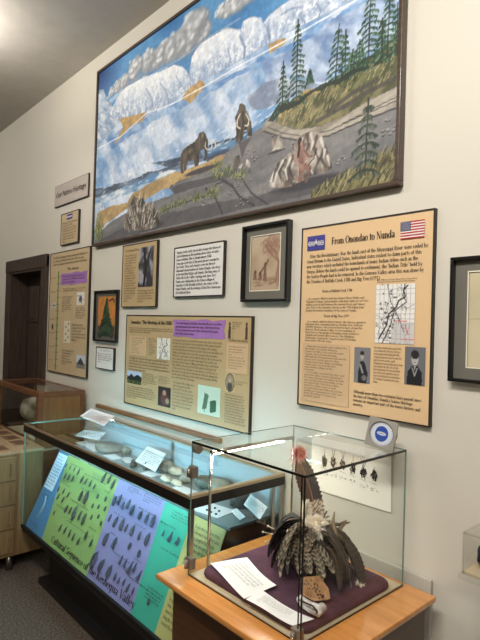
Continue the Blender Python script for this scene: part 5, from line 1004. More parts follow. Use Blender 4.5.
for xx, yy in ((CX1 - 0.014, CY0), (CX1 - 0.014, CY1 - 0.03), (CX1 - 0.014, CY1 - 0.075)):
    obj('metal_post', box(xx, xx + 0.018, yy, yy + 0.018, CB, CT - 0.047, 0.002), 'alu', case)
obj('metal_post', box(-2.40, -2.385, 1.668, 1.680, 0.78, CT - 0.012), 'alu', case)
obj('top_glass', box(CX0, CX1 - 0.014, CY0 + 0.014, CY1 - 0.014, CT - 0.008, CT - 0.002), 'glasstop', case)
obj('front_glass', box(CX0 + 0.004, CX1 - 0.016, CY0 + 0.002, CY0 + 0.007, CB + 0.016, CT - 0.047), 'glass', case)
obj('end_glass', box(CX0, CX0 + 0.005, CY0 + 0.008, CY1 - 0.01, CB, CT - 0.01), 'glassg', case)
obj('side_glass', box(CX1 - 0.006, CX1 - 0.001, CY0 + 0.02, CY1 - 0.08, CB, CT - 0.047), 'glass', case)
bm = bmesh.new(); bx(bm, CX0 - 0.002, CX0 + 0.004, CY0 + 0.0, CY1, CT - 0.008, CT + 0.002); bx(bm, CX0 - 0.003, CX0 + 0.006, CY0 - 0.002, CY0 + 0.005, CB, CT - 0.04)
obj('bright_glass_edges', bm, 'gedge', case)
obj('back_board', box(CX0 + 0.006, CX1 - 0.016, CY1 - 0.011, CY1 - 0.004, 0.30, CT - 0.012), 'caseback', case)
obj('shelf', box(CX0 + 0.25, CX1 - 0.02, 1.402, CY1 - 0.012, 0.748, 0.760), 'shelfgrey', case)
obj('shelf_end', box(CX0 + 0.01, CX0 + 0.25, 1.402, CY1 - 0.012, 0.748, 0.760), 'shelfgrey', case)
obj('inner_wall', box(CX0 + 0.02, CX1 - 0.02, 1.60, 1.61, 0.31, 0.746), 'caseside', case)
obj('lamp_hood', box(CX0 + 0.02, CX1 - 0.06, CY0 + 0.0075, CY0 + 0.028, CT - 0.024, CT - 0.020), 'black', case)
obj('lamp_tube', tube(bmesh.new(), [(CX0 + 0.06, CY0 + 0.018, CT - 0.034), (CX1 - 0.10, CY0 + 0.018, CT - 0.034)], 0.0075, 12), 'tube', case)

# slanted graphic board; coordinates (x, s) with s measured up the slope
PV = Vector((0, 0.21, 0.46)).normalized(); PN = Vector((0, -PV.z, PV.y)); PO = Vector((0, 1.196, 0.302))
def pp(x, s, n=0.0): return PO + Vector((x, 0, 0)) + PV * s + PN * n
brd = thing('sequence_board', (-2.4, 1.20, 0.30), 'slanted five-coloured board lettered Cultural Sequence of the Keshequa Valley, inside the long case', 'display board')
S0, S1 = 0.0, 0.488
def quadp(x0, x1, xt0, xt1, s0, s1, m, name, n0=0.0, t=0.004, parent=brd):
    bm = bmesh.new(); a = [pp(x0, s0, n0), pp(x1, s0, n0), pp(xt1, s1, n0), pp(xt0, s1, n0)]; b = [p - PN * t for p in a]
    v = [bm.verts.new(p) for p in a + b]
    for f in ((0, 1, 2, 3), (7, 6, 5, 4), (0, 4, 5, 1), (1, 5, 6, 2), (2, 6, 7, 3), (3, 7, 4, 0)): bm.faces.new([v[i] for i in f])
    return obj(name, bm, m, parent)
secs = (('blue_section', -3.255, -2.990, -3.245, -3.105, 'sblue'), ('lime_section', -2.990, -2.420, -3.105, -2.478, 'slime'),
        ('purple_section', -2.420, -1.990, -2.478, -2.040, 'spurple'), ('turquoise_section', -1.990, -1.800, -2.040, -1.826, 'sturq'), ('yellow_section', -1.800, -1.600, -1.826, -1.600, 'syellow'))
for n_, a, b, c_, d_, m_ in secs: quadp(a, b, c_, d_, S0, S1, m_, n_)
def PT(body, x0, s0, w_, h_, m='inkbrown', cols=None, name='caption', **k):
    if cols: body = '\n'.join(textwrap.fill(p, cols) for p in body.split('\n'))
    return text(name, body, pp(x0, s0, 0.0010), WX, PV, w_, h_, m, brd, **k)
serif('board_title', 'Cultural Sequence of the Keshequa Valley', pp(-2.885, 0.030, 0.001), WX, PV, 0.905, 0.036, 'black', brd, 1.3)
quadp(-3.238, -3.112, -3.236, -3.108, 0.255, 0.475, mat('text_panel_blue', rgb(196, 214, 232), var=0.02), 'text_panel', 0.001, 0.001)
text('introduction_text', textwrap.fill('The story of the people of the Keshequa Valley is written in stone. The points on this board were all found within a few miles of the village and they show how the tools of the hunters changed over ten thousand years, from the great fluted points of the first people to the small triangles that tipped the arrows of the Seneca. Each section is one age.', 34), pp(-3.228, 0.265, 0.0022), WX, PV, 0.108, 0.20, 'ink', brd)
PT('Stone tools are the oldest\nthings made by people here', -3.215, 0.205, 0.10, 0.022); PT('Knife or scraper found\nbeside the creek bed', -3.225, 0.035, 0.13, 0.022)
for body, px_ in (('PALEO PERIOD 9000 BC', [(-3.035, 0.447)]), ('Lamoka Points', [(-3.031, 0.331)]), ('Brewerton Points of the Archaic', [(-2.832, 0.433)]), ('Otter Creek', [(-2.811, 0.357)]), ('Vosburg', [(-2.572, 0.402)]),
                  ('Side Notched Archaic Points', [(-2.862, 0.275)]), ('Narrow Stemmed', [(-2.99, 0.21)]), ('Laurentian', [(-2.573, 0.209)]), ('Broad Spear Points and Knives', [(-2.81, 0.171)]), ('Meadowood', [(-2.416, 0.411)]),
                  ('Early Woodland', [(-2.404, 0.332)]), ('Adena', [(-2.361, 0.244)]), ('Middle Woodland', [(-2.217, 0.409)]), ('Jack\'s Reef', [(-2.2, 0.337)]), ('Scrapers', [(-2.108, 0.205)]), ('Transitional Points', [(-2.285, 0.177)]),
                  ('Levanna and Madison', [(-2.095, 0.129)]), ('Madison Points', [(-2.018, 0.401)]), ('Seneca Gunflints', [(-1.953, 0.306)])):
    x, s = px_[0]; PT(body, x, s - 0.004, 0.0085 * len(body), 0.0085, 'ink')
for body, px_, w_, h_ in (('The Archaic Period began\nwhen the forests spread\nover the valley floor', [(-2.744, 0.448)], 0.13, 0.028), ('THE WOODLAND\nPottery and farming come\nto the valley', [(-2.367, 0.465)], 0.13, 0.028),
                          ('THE LATE WOODLAND AGE\nBows replace the spear and the\nlong spear thrower. Points are\nsmall and thin.', [(-2.212, 0.465)], 0.15, 0.040), ('CONTACT PERIOD\nTraders bring iron and\nbrass to the Seneca', [(-1.963, 0.453)], 0.15, 0.032),
                          ('Use of brass Buttons and\nglass beads and gunflints\nmarks the last years of\nSeneca life in the Valley', [(-1.944, 0.122)], 0.12, 0.052)):
    x, s = px_[0]; PT(body, x, s - h_ / 2, w_, h_, 'ink')
PT('People often ask where these\npoints were found. Most come\nfrom ploughed fields beside\nthe creek, and were given by\nthe families who farm there.\n\nPlease do not dig on sites.\nTell the museum of any find\nso that it can be written down\nand the place kept safe for\nthose who come after us.\n\nThe points here were sorted\nby age and kind. Some were\nmade of local stone and some\ncame from far away by trade\nalong the old trails that\ncrossed the valley floor.', -1.785, 0.05, 0.17, 0.41, 'ink')

def arrow_mesh(kind, seed):
    r = random.Random(seed)
    if kind == 'lance': prof = [(-.5, .16), (-.42, .24), (-.1, .30), (.15, .27), (.35, .16), (.5, .01)]
    elif kind == 'notch': prof = [(-.5, .20), (-.42, .22), (-.34, .11), (-.26, .30), (0, .26), (.25, .16), (.5, .01)]
    elif kind == 'tri': prof = [(-.5, .33), (-.3, .28), (0, .18), (.25, .09), (.5, .01)]
    elif kind == 'scraper': prof = [(-.5, .22), (-.3, .38), (.1, .42), (.35, .30), (.5, .08)]
    else: prof = [(-.5, .10), (-.35, .17), (-.28, .28), (-.05, .25), (.2, .17), (.5, .01)]
    bm = bmesh.new(); rows = []
    for t, w_ in prof:
        a = w_ * r.uniform(.88, 1.12); b = w_ * r.uniform(.88, 1.12); h_ = 0.075 if w_ > 0.05 else 0.02
        rows.append([bm.verts.new((-a, t, 0.01)), bm.verts.new((-a * .45, t + r.uniform(-.02, .02), h_ * r.uniform(.8, 1.1))), bm.verts.new((b * .4, t + r.uniform(-.02, .02), h_ * r.uniform(.8, 1.2))), bm.verts.new((b, t, 0.01)), bm.verts.new((0, t, -0.03))])
    for A, B in zip(rows, rows[1:]):
        for k in range(5): bm.faces.new((A[k], A[(k + 1) % 5], B[(k + 1) % 5], B[k]))
    bm.faces.new(rows[0][::-1]); bm.faces.new(rows[-1])
    me = bpy.data.meshes.new('projectile_point'); bmesh.ops.recalc_face_normals(bm, faces=bm.faces[:]); bm.to_mesh(me); bm.free(); return me
AM = {}
for kd in ('lance', 'notch', 'tri', 'stem', 'scraper'):
    for mm in ('stone', 'stoneblue', 'stonepale'):
        me = arrow_mesh(kd, len(AM)); me.materials.append(M[mm]); AM[kd, mm] = me
ORD = ['first', 'second', 'third', 'fourth', 'fifth', 'sixth', 'seventh', 'eighth']
WORD = {'lance': 'leaf-shaped stone point', 'notch': 'notched stone point', 'tri': 'triangular stone point', 'stem': 'stemmed stone point', 'scraper': 'rounded stone scraper'}
rr_ = random.Random(21)
def points(where, kind, L, pl, mm='stone', lean=-0.12):
    for k, (x, s) in enumerate(pl):
        o = bpy.data.objects.new('stone_scraper' if kind == 'scraper' else 'stone_point', AM[kind, mm]); COL.objects.link(o)
        l = (L[k] if isinstance(L, (list, tuple)) else L) * rr_.uniform(.95, 1.05) * (.80 if mm == 'stone' else .76); a = lean + rr_.uniform(-.12, .12)
        X = WX * math.cos(a) + PV * math.sin(a); Y = PV * math.cos(a) - WX * math.sin(a); p = pp(x, s, 0.0045)
        o.matrix_world = Matrix(((X.x * l, Y.x * l, PN.x * l, p.x), (X.y * l, Y.y * l, PN.y * l, p.y), (X.z * l, Y.z * l, PN.z * l, p.z), (0, 0, 0, 1)))
        if len(pl) > 1: lb = 'dark %s, %s from left in %s' % (WORD[kind], ORD[k], where)
        else: lb = 'dark %s, %s' % (WORD[kind], where)
        tag(o, lb, 'stone tool' if kind == 'scraper' else 'arrowhead', 'stone points on the coloured board')
points('top left row, lime section', 'lance', [.036, .034, .036, .045], [(-3.072, 0.427), (-3.015, 0.427), (-2.96, 0.428), (-2.903, 0.426)])
points('second row, lime section', 'lance', [.05, .052, .046], [(-3.031, 0.371), (-2.983, 0.376), (-2.933, 0.38)])
points('row under the lime heading', 'stem', [.055, .05, .05, .04], [(-2.83, 0.4), (-2.779, 0.4), (-2.724, 0.403), (-2.673, 0.398)])
points('trio top right, lime section', 'notch', [.078, .06, .062], [(-2.617, 0.461), (-2.56, 0.466), (-2.509, 0.453)])
points('large pair mid lime section', 'lance', [.075, .095], [(-2.77, 0.321), (-2.709, 0.329)])
points('upper loose cluster, lime section', 'stem', .045, [(-3.042, 0.289), (-2.973, 0.293), (-2.905, 0.292)])
points('lower loose pair, lime section', 'stem', .046, [(-3.007, 0.253), (-2.941, 0.253)])
points('top scraper row, lime section', 'scraper', .030, [(-2.603, 0.361), (-2.521, 0.368)])
points('middle scraper row, lime section', 'scraper', .032, [(-2.613, 0.307), (-2.556, 0.318), (-2.489, 0.326)])
points('bottom scraper row, lime section', 'scraper', .030, [(-2.58, 0.255), (-2.52, 0.277), (-2.473, 0.256)])
points('row of large points, lime section', 'notch', [.055, .055, .10, .065, .075], [(-2.863, 0.221), (-2.813, 0.226), (-2.761, 0.227), (-2.697, 0.232), (-2.645, 0.228)])
points('alone at the left edge of the lime section', 'stem', [.035], [(-2.975, 0.167)])
points('lowest row, lime section', 'stem', .05, [(-2.838, 0.12), (-2.78, 0.125), (-2.723, 0.127), (-2.671, 0.124), (-2.607, 0.122)])
points('pair right of lowest row, lime section', 'notch', [.058, .05], [(-2.56, 0.167), (-2.488, 0.151)])
points('top row, purple section', 'lance', [.066, .068, .055, .06, .068], [(-2.434, 0.382), (-2.393, 0.4), (-2.345, 0.384), (-2.306, 0.402), (-2.256, 0.387)], 'stoneblue')
points('second row, purple section', 'lance', [.055, .072, .08, .052], [(-2.414, 0.301), (-2.354, 0.3), (-2.294, 0.304), (-2.248, 0.301)], 'stoneblue')
points('pair of long points, purple section', 'lance', [.08, .075], [(-2.378, 0.207), (-2.295, 0.214)], 'stoneblue')
points('trio top right, purple section', 'lance', [.06, .066, .072], [(-2.18, 0.383), (-2.121, 0.384), (-2.07, 0.387)], 'stoneblue')
points('middle broad trio, purple section', 'lance', [.066, .056, .078], [(-2.195, 0.305), (-2.127, 0.302), (-2.062, 0.307)], 'stoneblue')
points('blunt pair, purple section', 'scraper', [.045, .042], [(-2.17, 0.24), (-2.082, 0.234)], 'stoneblue')
points('low row of triangles, purple section', 'tri', [.055, .055, .075, .055, .062], [(-2.193, 0.168), (-2.153, 0.169), (-2.105, 0.165), (-2.074, 0.176), (-2.024, 0.159)], 'stoneblue')
points('lowest row, purple section', 'stem', [.05, .045, .045, .056, .045], [(-2.189, 0.093), (-2.151, 0.09), (-2.11, 0.097), (-2.068, 0.088), (-2.026, 0.091)], 'stoneblue')
points('long blades above the title', 'lance', [.10, .085, .085], [(-2.407, 0.1), (-2.33, 0.096), (-2.249, 0.096)], 'stoneblue')
points('trio on the turquoise section', 'tri', [.04, .062, .048], [(-1.968, 0.364), (-1.914, 0.365), (-1.859, 0.364)], 'stoneblue')
points('alone low on the turquoise section', 'scraper', [.032], [(-1.901, 0.095)])
kx, ks = [(-3.143, 0.153)][0]
bm = bmesh.new()
for k in range(12):
    a0 = k / 12; a1_ = (k + 1) / 12
    f = lambda a: (kx + 0.022 * math.sin(a * math.pi) - 0.01, ks - 0.065 + 0.13 * a)
    g = lambda a: 0.004 + 0.010 * math.sin(a * math.pi)
    p, q = f(a0), f(a1_)
    vs = [bm.verts.new(pp(p[0] - g(a0), p[1], .0025)), bm.verts.new(pp(p[0] + g(a0), p[1], .0025)), bm.verts.new(pp(q[0] + g(a1_), q[1], .0025)), bm.verts.new(pp(q[0] - g(a1_), q[1], .0025)), bm.verts.new(pp(p[0], p[1], .008)), bm.verts.new(pp(q[0], q[1], .008))]
    bm.faces.new((vs[0], vs[4], vs[5], vs[3])); bm.faces.new((vs[4], vs[1], vs[2], vs[5])); bm.faces.new((vs[0], vs[3], vs[2], vs[1]))
k_ = obj('stone_knife', bm, mat('blue_slate', rgb(118, 150, 172), rough=0.5, scale=40)); tag(k_, 'long curved grey stone knife on the blue section', 'stone tool')

# cards and finds on the shelf of the long case
SH = 0.7605
def standcard(name, corners, m, label, cat, lines=7, group=None, stand=True):
    """corners: bottom left, bottom right, top right, top left"""
    c = [Vector(p) for p in corners]; n = (c[1] - c[0]).cross(c[3] - c[0]).normalized()
    root = thing(name, ((c[0] + c[1]) / 2), label, cat, group)
    obj('card', poly(c, n * -0.003), m, root)
    X = (c[1] - c[0]); W_ = X.length; X = X.normalized(); Uv = (c[3] - c[0]); H_ = Uv.length; Uv = Uv.normalized()
    body = textwrap.fill('These tools were found along the creek and the hills above it by farmers and children. Each one was shaped by hand from a single stone and used to cut, scrape, drill or hunt for the needs of the day.', 34)
    text('card_text', body, c[0] + X * W_ * .1 + Uv * H_ * .18 + n * .0008, X, Uv, W_ * .8, H_ * .64, 'inkgrey', root)
    if stand:
        bm = bmesh.new()
        for f in (.2, .8):
            p = c[0] + X * W_ * f; q = c[3] + X * W_ * f - Uv * H_ * .25
            tube(bm, [q - n * .004, (q.x, q.y + .02, SH), (p.x, p.y, SH)], .0025, 6)
        obj('easel', bm, 'darkmetal', root)
    return root
def tilted(px_c, w_, dpt, h_, z=None, yaw=0.0):
    p = Vector(px_c); X = Vector((math.cos(yaw), math.sin(yaw), 0)); Yv = Vector((-math.sin(yaw), math.cos(yaw), 0)) * dpt; z0 = SH + .004 if z is None else z
    a = Vector((p.x, p.y, z0)) - X * w_ / 2; return [a, a + X * w_, a + X * w_ + Yv + Vector((0, 0, h_)), a + Yv + Vector((0, 0, h_))]
standcard('text_card', [(-3.353, 1.545, 0.8), (-3.156, 1.617, 0.8), (-3.125, 1.656, 0.85), (-3.278, 1.572, 0.85)], 'bluish', 'small tilted text card at the left end of the long case shelf', 'card')
standcard('text_card', [(-2.596, 1.563, 0.79), (-2.352, 1.54, 0.79), (-2.372, 1.62, 0.87), (-2.577, 1.63, 0.87)], 'bluish', 'large tilted text card in the middle of the long case shelf', 'card')
standcard('text_card', [(-1.669, 1.553, 0.8), (-1.548, 1.534, 0.775), (-1.499, 1.526, 0.84), (-1.608, 1.535, 0.865)], 'bluish', 'large tilted text card at the right end of the long case shelf', 'card')
standcard('text_card', [(-1.709, 1.517, 0.768), (-1.603, 1.474, 0.768), (-1.59, 1.49, 0.785), (-1.687, 1.528, 0.785)], 'bluish', 'small narrow text card next to the large one at the right end', 'card', stand=False)
def flatcard(q, label, m='bluish'):
    c = [Vector(p) for p in q]; o = obj('paper_slip', poly(c, (0, 0, 0.002)), m); return tag(o, label, 'paper slip', 'paper slips on the long case shelf')
S_ = SH + 0.001
def slip(p, a, b, yaw, label):
    p = Vector(p); X = Vector((math.cos(yaw), math.sin(yaw), 0)) * a / 2; Y = Vector((-math.sin(yaw), math.cos(yaw), 0)) * b / 2
    flatcard([p - X - Y, p + X - Y, p + X + Y, p - X + Y], label)
slip((-3.261, 1.585, 0.761), .13, .09, .1, 'white paper slip below the small card at the left end of the shelf')
slip((-3.11, 1.581, 0.761), .16, .09, -.1, 'white paper slip just right of the leftmost slip on the shelf')
slip((-2.846, 1.56, 0.761), .13, .07, -.1, 'narrow white paper slip between the left and middle text cards')
slip((-2.733, 1.598, 0.761), .13, .06, -.2, 'white paper slip at the left foot of the middle text card')
slip((-2.409, 1.552, 0.761), .10, .07, .1, 'white paper slip in front of the middle text card')
slip((-2.082, 1.535, 0.761), .13, .07, .0, 'white paper slip under the hinge of the small glass case')
slip((-1.781, 1.474, 0.761), .16, .12, .15, 'white paper slip with dark beads at the right end of the shelf')
def rock(p, r_, m, label, cat='stone', name='stone_tool', seed=0, n=.5):
    bm = blob(bmesh.new(), (p[0], p[1], SH + r_[2] * .93), r_, n, seed, 2)
    for v in bm.verts: v.co.z = max(v.co.z, SH)
    o = obj(name, bm, m); return tag(o, label, cat)
rock((-2.988, 1.601, 0.77), (.11, .075, .03), 'stonepale', 'large flat pale green-grey stone behind the narrow paper slip', seed=3, n=.3)
rock((-2.879, 1.667, 0.77), (.045, .03, .022), 'stonepale', 'pale grey stone left of the middle text card', seed=4)
rock((-2.844, 1.717, 0.77), (.055, .035, .03), 'stone', 'dark stone axe head beside the middle text card', seed=5)
rock((-2.576, 1.539, 0.77), (.018, .02, .022), 'stone', 'small dark stone at the left foot of the middle card', seed=6)
rock((-2.49, 1.57, 0.77), (.018, .02, .024), 'stone', 'small dark stone at the right foot of the middle card', seed=7)
rock((-2.401, 1.643, 0.77), (.05, .04, .03), 'stonepale', 'rough grey stone just right of the middle text card', seed=8)
rock((-2.321, 1.654, 0.77), (.06, .028, .022), 'bone', 'long pale bone tool on the shelf near the small case hinge', 'bone', 'bone_tool', 9)
rock((-2.247, 1.54, 0.77), (.045, .022, .018), 'bone', 'short pale bone fragment at the front edge of the shelf', 'bone', 'bone_tool', 10)
rock((-2.159, 1.546, 0.77), (.045, .02, .016), 'bone', 'curved pale bone splinter in front of the long bone tool', 'bone', 'bone_tool', 11)
rock((-2.173, 1.612, 0.77), (.04, .03, .025), 'stonepale', 'grey pebble tool directly left of the metal hinge', seed=12)
rock((-2.034, 1.634, 0.77), (.06, .05, .035), 'stone', 'dark rounded stone seen through the right end of the case', seed=13)
rock((-1.921, 1.63, 0.77), (.07, .06, .045), 'stonepale', 'large grey grinding stone at the back right of the shelf', seed=14)
rock((-1.738, 1.595, 0.77), (.05, .05, .04), 'stone', 'dark stone lump behind the narrow card at the right end', seed=15)
for k, p in enumerate(((-1.783, 1.442, 0.763), (-1.753, 1.44, 0.763), (-1.816, 1.48, 0.763), (-1.722, 1.443, 0.763), (-1.781, 1.485, 0.763), (-1.741, 1.476, 0.763))):
    o = obj('stone_bead', blob(bmesh.new(), (p[0], p[1], SH + .0075), (.006, .006, .005), .2, k, 1), 'stoneblue'); tag(o, 'tiny dark stone bead on the paper slip at the right end of the shelf', 'bead', 'stone beads on one paper slip')
# sign on the glass top
standcard('label_holder', [(-3.05, 1.437, 0.99), (-2.77, 1.454, 0.975), (-2.839, 1.558, 1.01), (-3.051, 1.509, 1.03)], 'bluish', 'white text card on a clear stand on top of the long case', 'card', stand=False)
lh = bpy.data.objects['label_holder']
a, b = Vector((-3.05, 1.437, 0.99)), Vector((-2.77, 1.454, 0.975)); e = Vector((-3.051, 1.509, 1.03)); f_ = Vector((-2.839, 1.558, 1.01))
bm = bmesh.new()
for p, q in ((a, b), (b, f_), (f_, e), (e, a)):
    vs = [bm.verts.new(x) for x in (p - Vector((0, 0, .002)), q - Vector((0, 0, .002)), Vector((q.x, q.y, .936)), Vector((p.x, p.y, .936)))]; bm.faces.new(vs)
obj('clear_stand', bm, 'acrylic', lh)

# ------------------------------------------------------------------ pedestal and small glass case
PX0, PX1, PY0, PY1, PZ = -1.550, -0.840, 1.030, 1.668, 0.700
ped = thing('pedestal', ((PX0 + PX1) / 2, 1.36, 0), 'brown pedestal with an orange maple top carrying the small glass case', 'pedestal')
obj('top', box(PX0, PX1, PY0, PY1, PZ - 0.020, PZ, 0.006), 'maple', ped)
bm = bmesh.new(); bx(bm, PX0 + 0.055, PX1 - 0.035, PY0 + 0.04, PY1 - 0.01, 0.08, PZ - 0.020); bx(bm, PX0 + 0.08, PX1 - 0.07, PY0 + 0.08, PY1 - 0.03, 0, 0.08)
obj('body', bm, 'brownpanel', ped)
o = obj('foam_board', box(-1.40, -0.878, 1.700, 1.712, 0.001, 0.726), 'whiteboard'); tag(o, 'thin white board standing between the pedestal and the wall', 'board')

GX0, GX1, GY0, GY1, GZ0, GZ1 = -1.468, -0.948, 1.112, 1.640, PZ, 1.168
gc = thing('small_glass_case', ((GX0 + GX1) / 2, 1.376, PZ), 'small clear glass case holding the feather headdress, on the pedestal', 'display case')
obj('case_base', box(GX0 + 0.004, GX1 - 0.004, GY0 + 0.004, GY1 - 0.004, PZ + 0.0002, PZ + 0.006), 'beige', gc)
g = 0.006
obj('front_glass', box(GX0, GX1, GY0, GY0 + g, GZ0 + .001, GZ1 - g), 'glass', gc)
obj('back_glass', box(GX0 + g, GX1 - g, GY1 - g, GY1, GZ0 + .001, GZ1 - g), 'glass', gc)
obj('left_glass', box(GX0, GX0 + g, GY0 + g, GY1, GZ0 + .001, GZ1 - g), 'glass', gc)
obj('right_glass', box(GX1 - g, GX1, GY0 + g, GY1, GZ0 + .001, GZ1 - g), 'glass', gc)
obj('top_glass', box(GX0, GX1, GY0, GY1, GZ1 - g, GZ1), 'glasstop', gc)
bm = bmesh.new(); e = 0.0035
bx(bm, GX0 - .001, GX1 + .001, GY0 - .0015, GY0 + .002, GZ1 - .0065, GZ1 + .001); bx(bm, GX1 - .002, GX1 + .0015, GY0, GY1, GZ1 - .0065, GZ1 + .001)
bx(bm, GX1 - .0025, GX1 + .001, GY0 - .001, GY0 + .0025, GZ0, GZ1); bx(bm, GX0, GX1, GY0 - .001, GY0 + .001, GZ0 + .001, GZ0 + .004); bx(bm, GX1 - .001, GX1 + .001, GY0, GY1, GZ0 + .001, GZ0 + .004)
bx(bm, GX1 - .013, GX1 - .0105, GY0 - .001, GY0 + .0025, GZ0, GZ1 - .006)
obj('dark_glass_edges', bm, 'gdark', gc)
bm = bmesh.new()
bx(bm, GX0, GX0 + .003, GY0, GY1, GZ1 - .001, GZ1 + .001); bx(bm, GX0, GX1, GY1 - .002, GY1 + .001, GZ1 - .004, GZ1 + .001); bx(bm, GX1 - .003, GX1 + .001, GY1 - .003, GY1 + .001, GZ0, GZ1); bx(bm, GX0 - .001, GX0 + .002, GY0 - .001, GY0 + .002, GZ0, GZ1); bx(bm, GX0, GX0 + .003, GY1 - .003, GY1, GZ0, GZ1)
obj('green_glass_edges', bm, 'gedge', gc)
def clip(x, y, z, s=1.0):
    bm = bmesh.new(); bx(bm, x - .008 * s, x + .022 * s, y - .010, y + .014, z - .020 * s, z + .020 * s, 0.003)
    tube(bm, [(x + .006, y - .016, z - .014 * s), (x + .006, y - .016, z + .014 * s)], 0.007, 10)
    o = obj('hinge_clip', bm, 'darkmetal', gc); s_ = bmesh.new(); tube(s_, [(x + .010, y - .0245, z), (x + .010, y - .019, z)], .004, 8); obj('screw', s_, 'chrome', o)
clip(GX0, GY0, 1.062); clip(GX0, GY0, 0.745); clip(GX1 - .022, GY0, 0.722)
bm = tube(bmesh.new(), [(GX0 - .012, GY0 + .022, 1.138), (GX0 + .012, GY0 + .022, 1.138)], .016, 18); obj('round_clip', bm, 'darkmetal', gc)
lb = thing('added_glow_rail', (GX0 + .01, 1.185, PZ), 'thin chrome post with a bright light bar along the glass case ceiling', 'lamp')
obj('post', tube(bmesh.new(), [(GX0 + .016, 1.186, PZ + .0065), (GX0 + .016, 1.186, 1.118)], .0052, 12), 'chrome', lb)
bm = tube(bmesh.new(), [(GX0 + .016, 1.186, 1.122), (GX0 + .016, 1.622, 1.122)], .0075, 12); tube(bm, [(GX0 + .016, 1.622, PZ + .0065), (GX0 + .016, 1.622, 1.122)], .0045, 10)
obj('rail', bm, 'chrome', lb)
obj('lens', box(GX0 + .0125, GX0 + .0215, 1.20, 1.56, 1.1135, 1.1155), 'bar', lb)  # added glowing strip: imitates a reflection and brightens the print and headdress

# purple cloth
def rrect(x0, x1, y0, y1, r_, n=6):
    p = []
    for cx, cy, a0 in ((x1 - r_, y1 - r_, 0), (x0 + r_, y1 - r_, 90), (x0 + r_, y0 + r_, 180), (x1 - r_, y0 + r_, 270)):
        for k in range(n + 1): a = math.radians(a0 + 90 * k / n); p.append((cx + r_ * math.cos(a), cy + r_ * math.sin(a)))
    return p
bm = bmesh.new(); base = PZ + .0065; loops = []
for ins, z in ((0.0, 0), (-0.004, .008), (-0.002, .017), (.005, .0235), (.016, .0260), (.05, .0255), (.12, .0255), (.18, .0255)):
    ring = rrect(-1.434 + ins, -0.962 - ins, 1.138 + ins, 1.595 - ins, max(.02, .04 - ins))
    loops.append([bm.verts.new((x, y, base + z + (0.0015 * mnoise.noise(Vector((x * 18, y * 18, 0))) if z > .01 else 0))) for x, y in ring])
for A, B in zip(loops, loops[1:]):
    for k in range(len(A)): bm.faces.new((A[k], A[(k + 1) % len(A)], B[(k + 1) % len(A)], B[k]))
bm.faces.new(loops[-1]); bm.faces.new(loops[0][::-1])
cl = obj('purple_cloth', bm, 'velvet', smooth=True); tag(cl, 'padded dark purple cloth spread on the floor of the small glass case', 'cloth')
CLZ = base + .0275
def paper(name, q, label, nx=14, ny=8, lift=0.004):
    q = [Vector((p[0], p[1], 0)) for p in q]; V = []
    for j in range(ny):
        for i in range(nx):
            u, v = i / (nx - 1), j / (ny - 1); p = q[0] * (1 - u) * (1 - v) + q[1] * u * (1 - v) + q[2] * u * v + q[3] * (1 - u) * v
            V.append((p.x, p.y, CLZ + lift + 0.006 * (u - .5) ** 2 * 4 * .5 + .003 * math.sin(u * 5 + v * 2)))
    root = thing(name, ((q[0] + q[2]) / 2) + Vector((0, 0, CLZ)), label, 'paper')
    grid_mesh('sheet', np.array(V), nx, ny, np.full((nx * ny, 3), 0.80), 'print', root)
    X = (q[1] - q[0]); Y = (q[3] - q[0]); W_, H_ = X.length, Y.length; X.normalize(); Y.normalize()
    body = 'The Gustoweh\n' + textwrap.fill('This headdress was worn by the men of the Seneca. Turkey feathers cover the cap and one eagle feather stands upright on the crown. The number of upright feathers and the antlers shows the nation of the wearer.', 52)
    text('paper_text', body, q[0] + X * W_ * .14 + Y * H_ * .2 + Vector((0, 0, CLZ + lift + .0062)), X, Y, W_ * .68, H_ * .6, 'inkfaint', root)
    return root
paper('text_sheet', [(-1.422, 1.172), (-1.176, 1.108), (-1.165, 1.240), (-1.372, 1.302)], 'white text sheet lying at the left end of the purple cloth')
paper('text_sheet', [(-1.168, 1.108), (-0.985, 1.118), (-0.962, 1.186), (-1.170, 1.182)], 'white text sheet at the front corner of the purple cloth, below the headdress', lift=0.003)

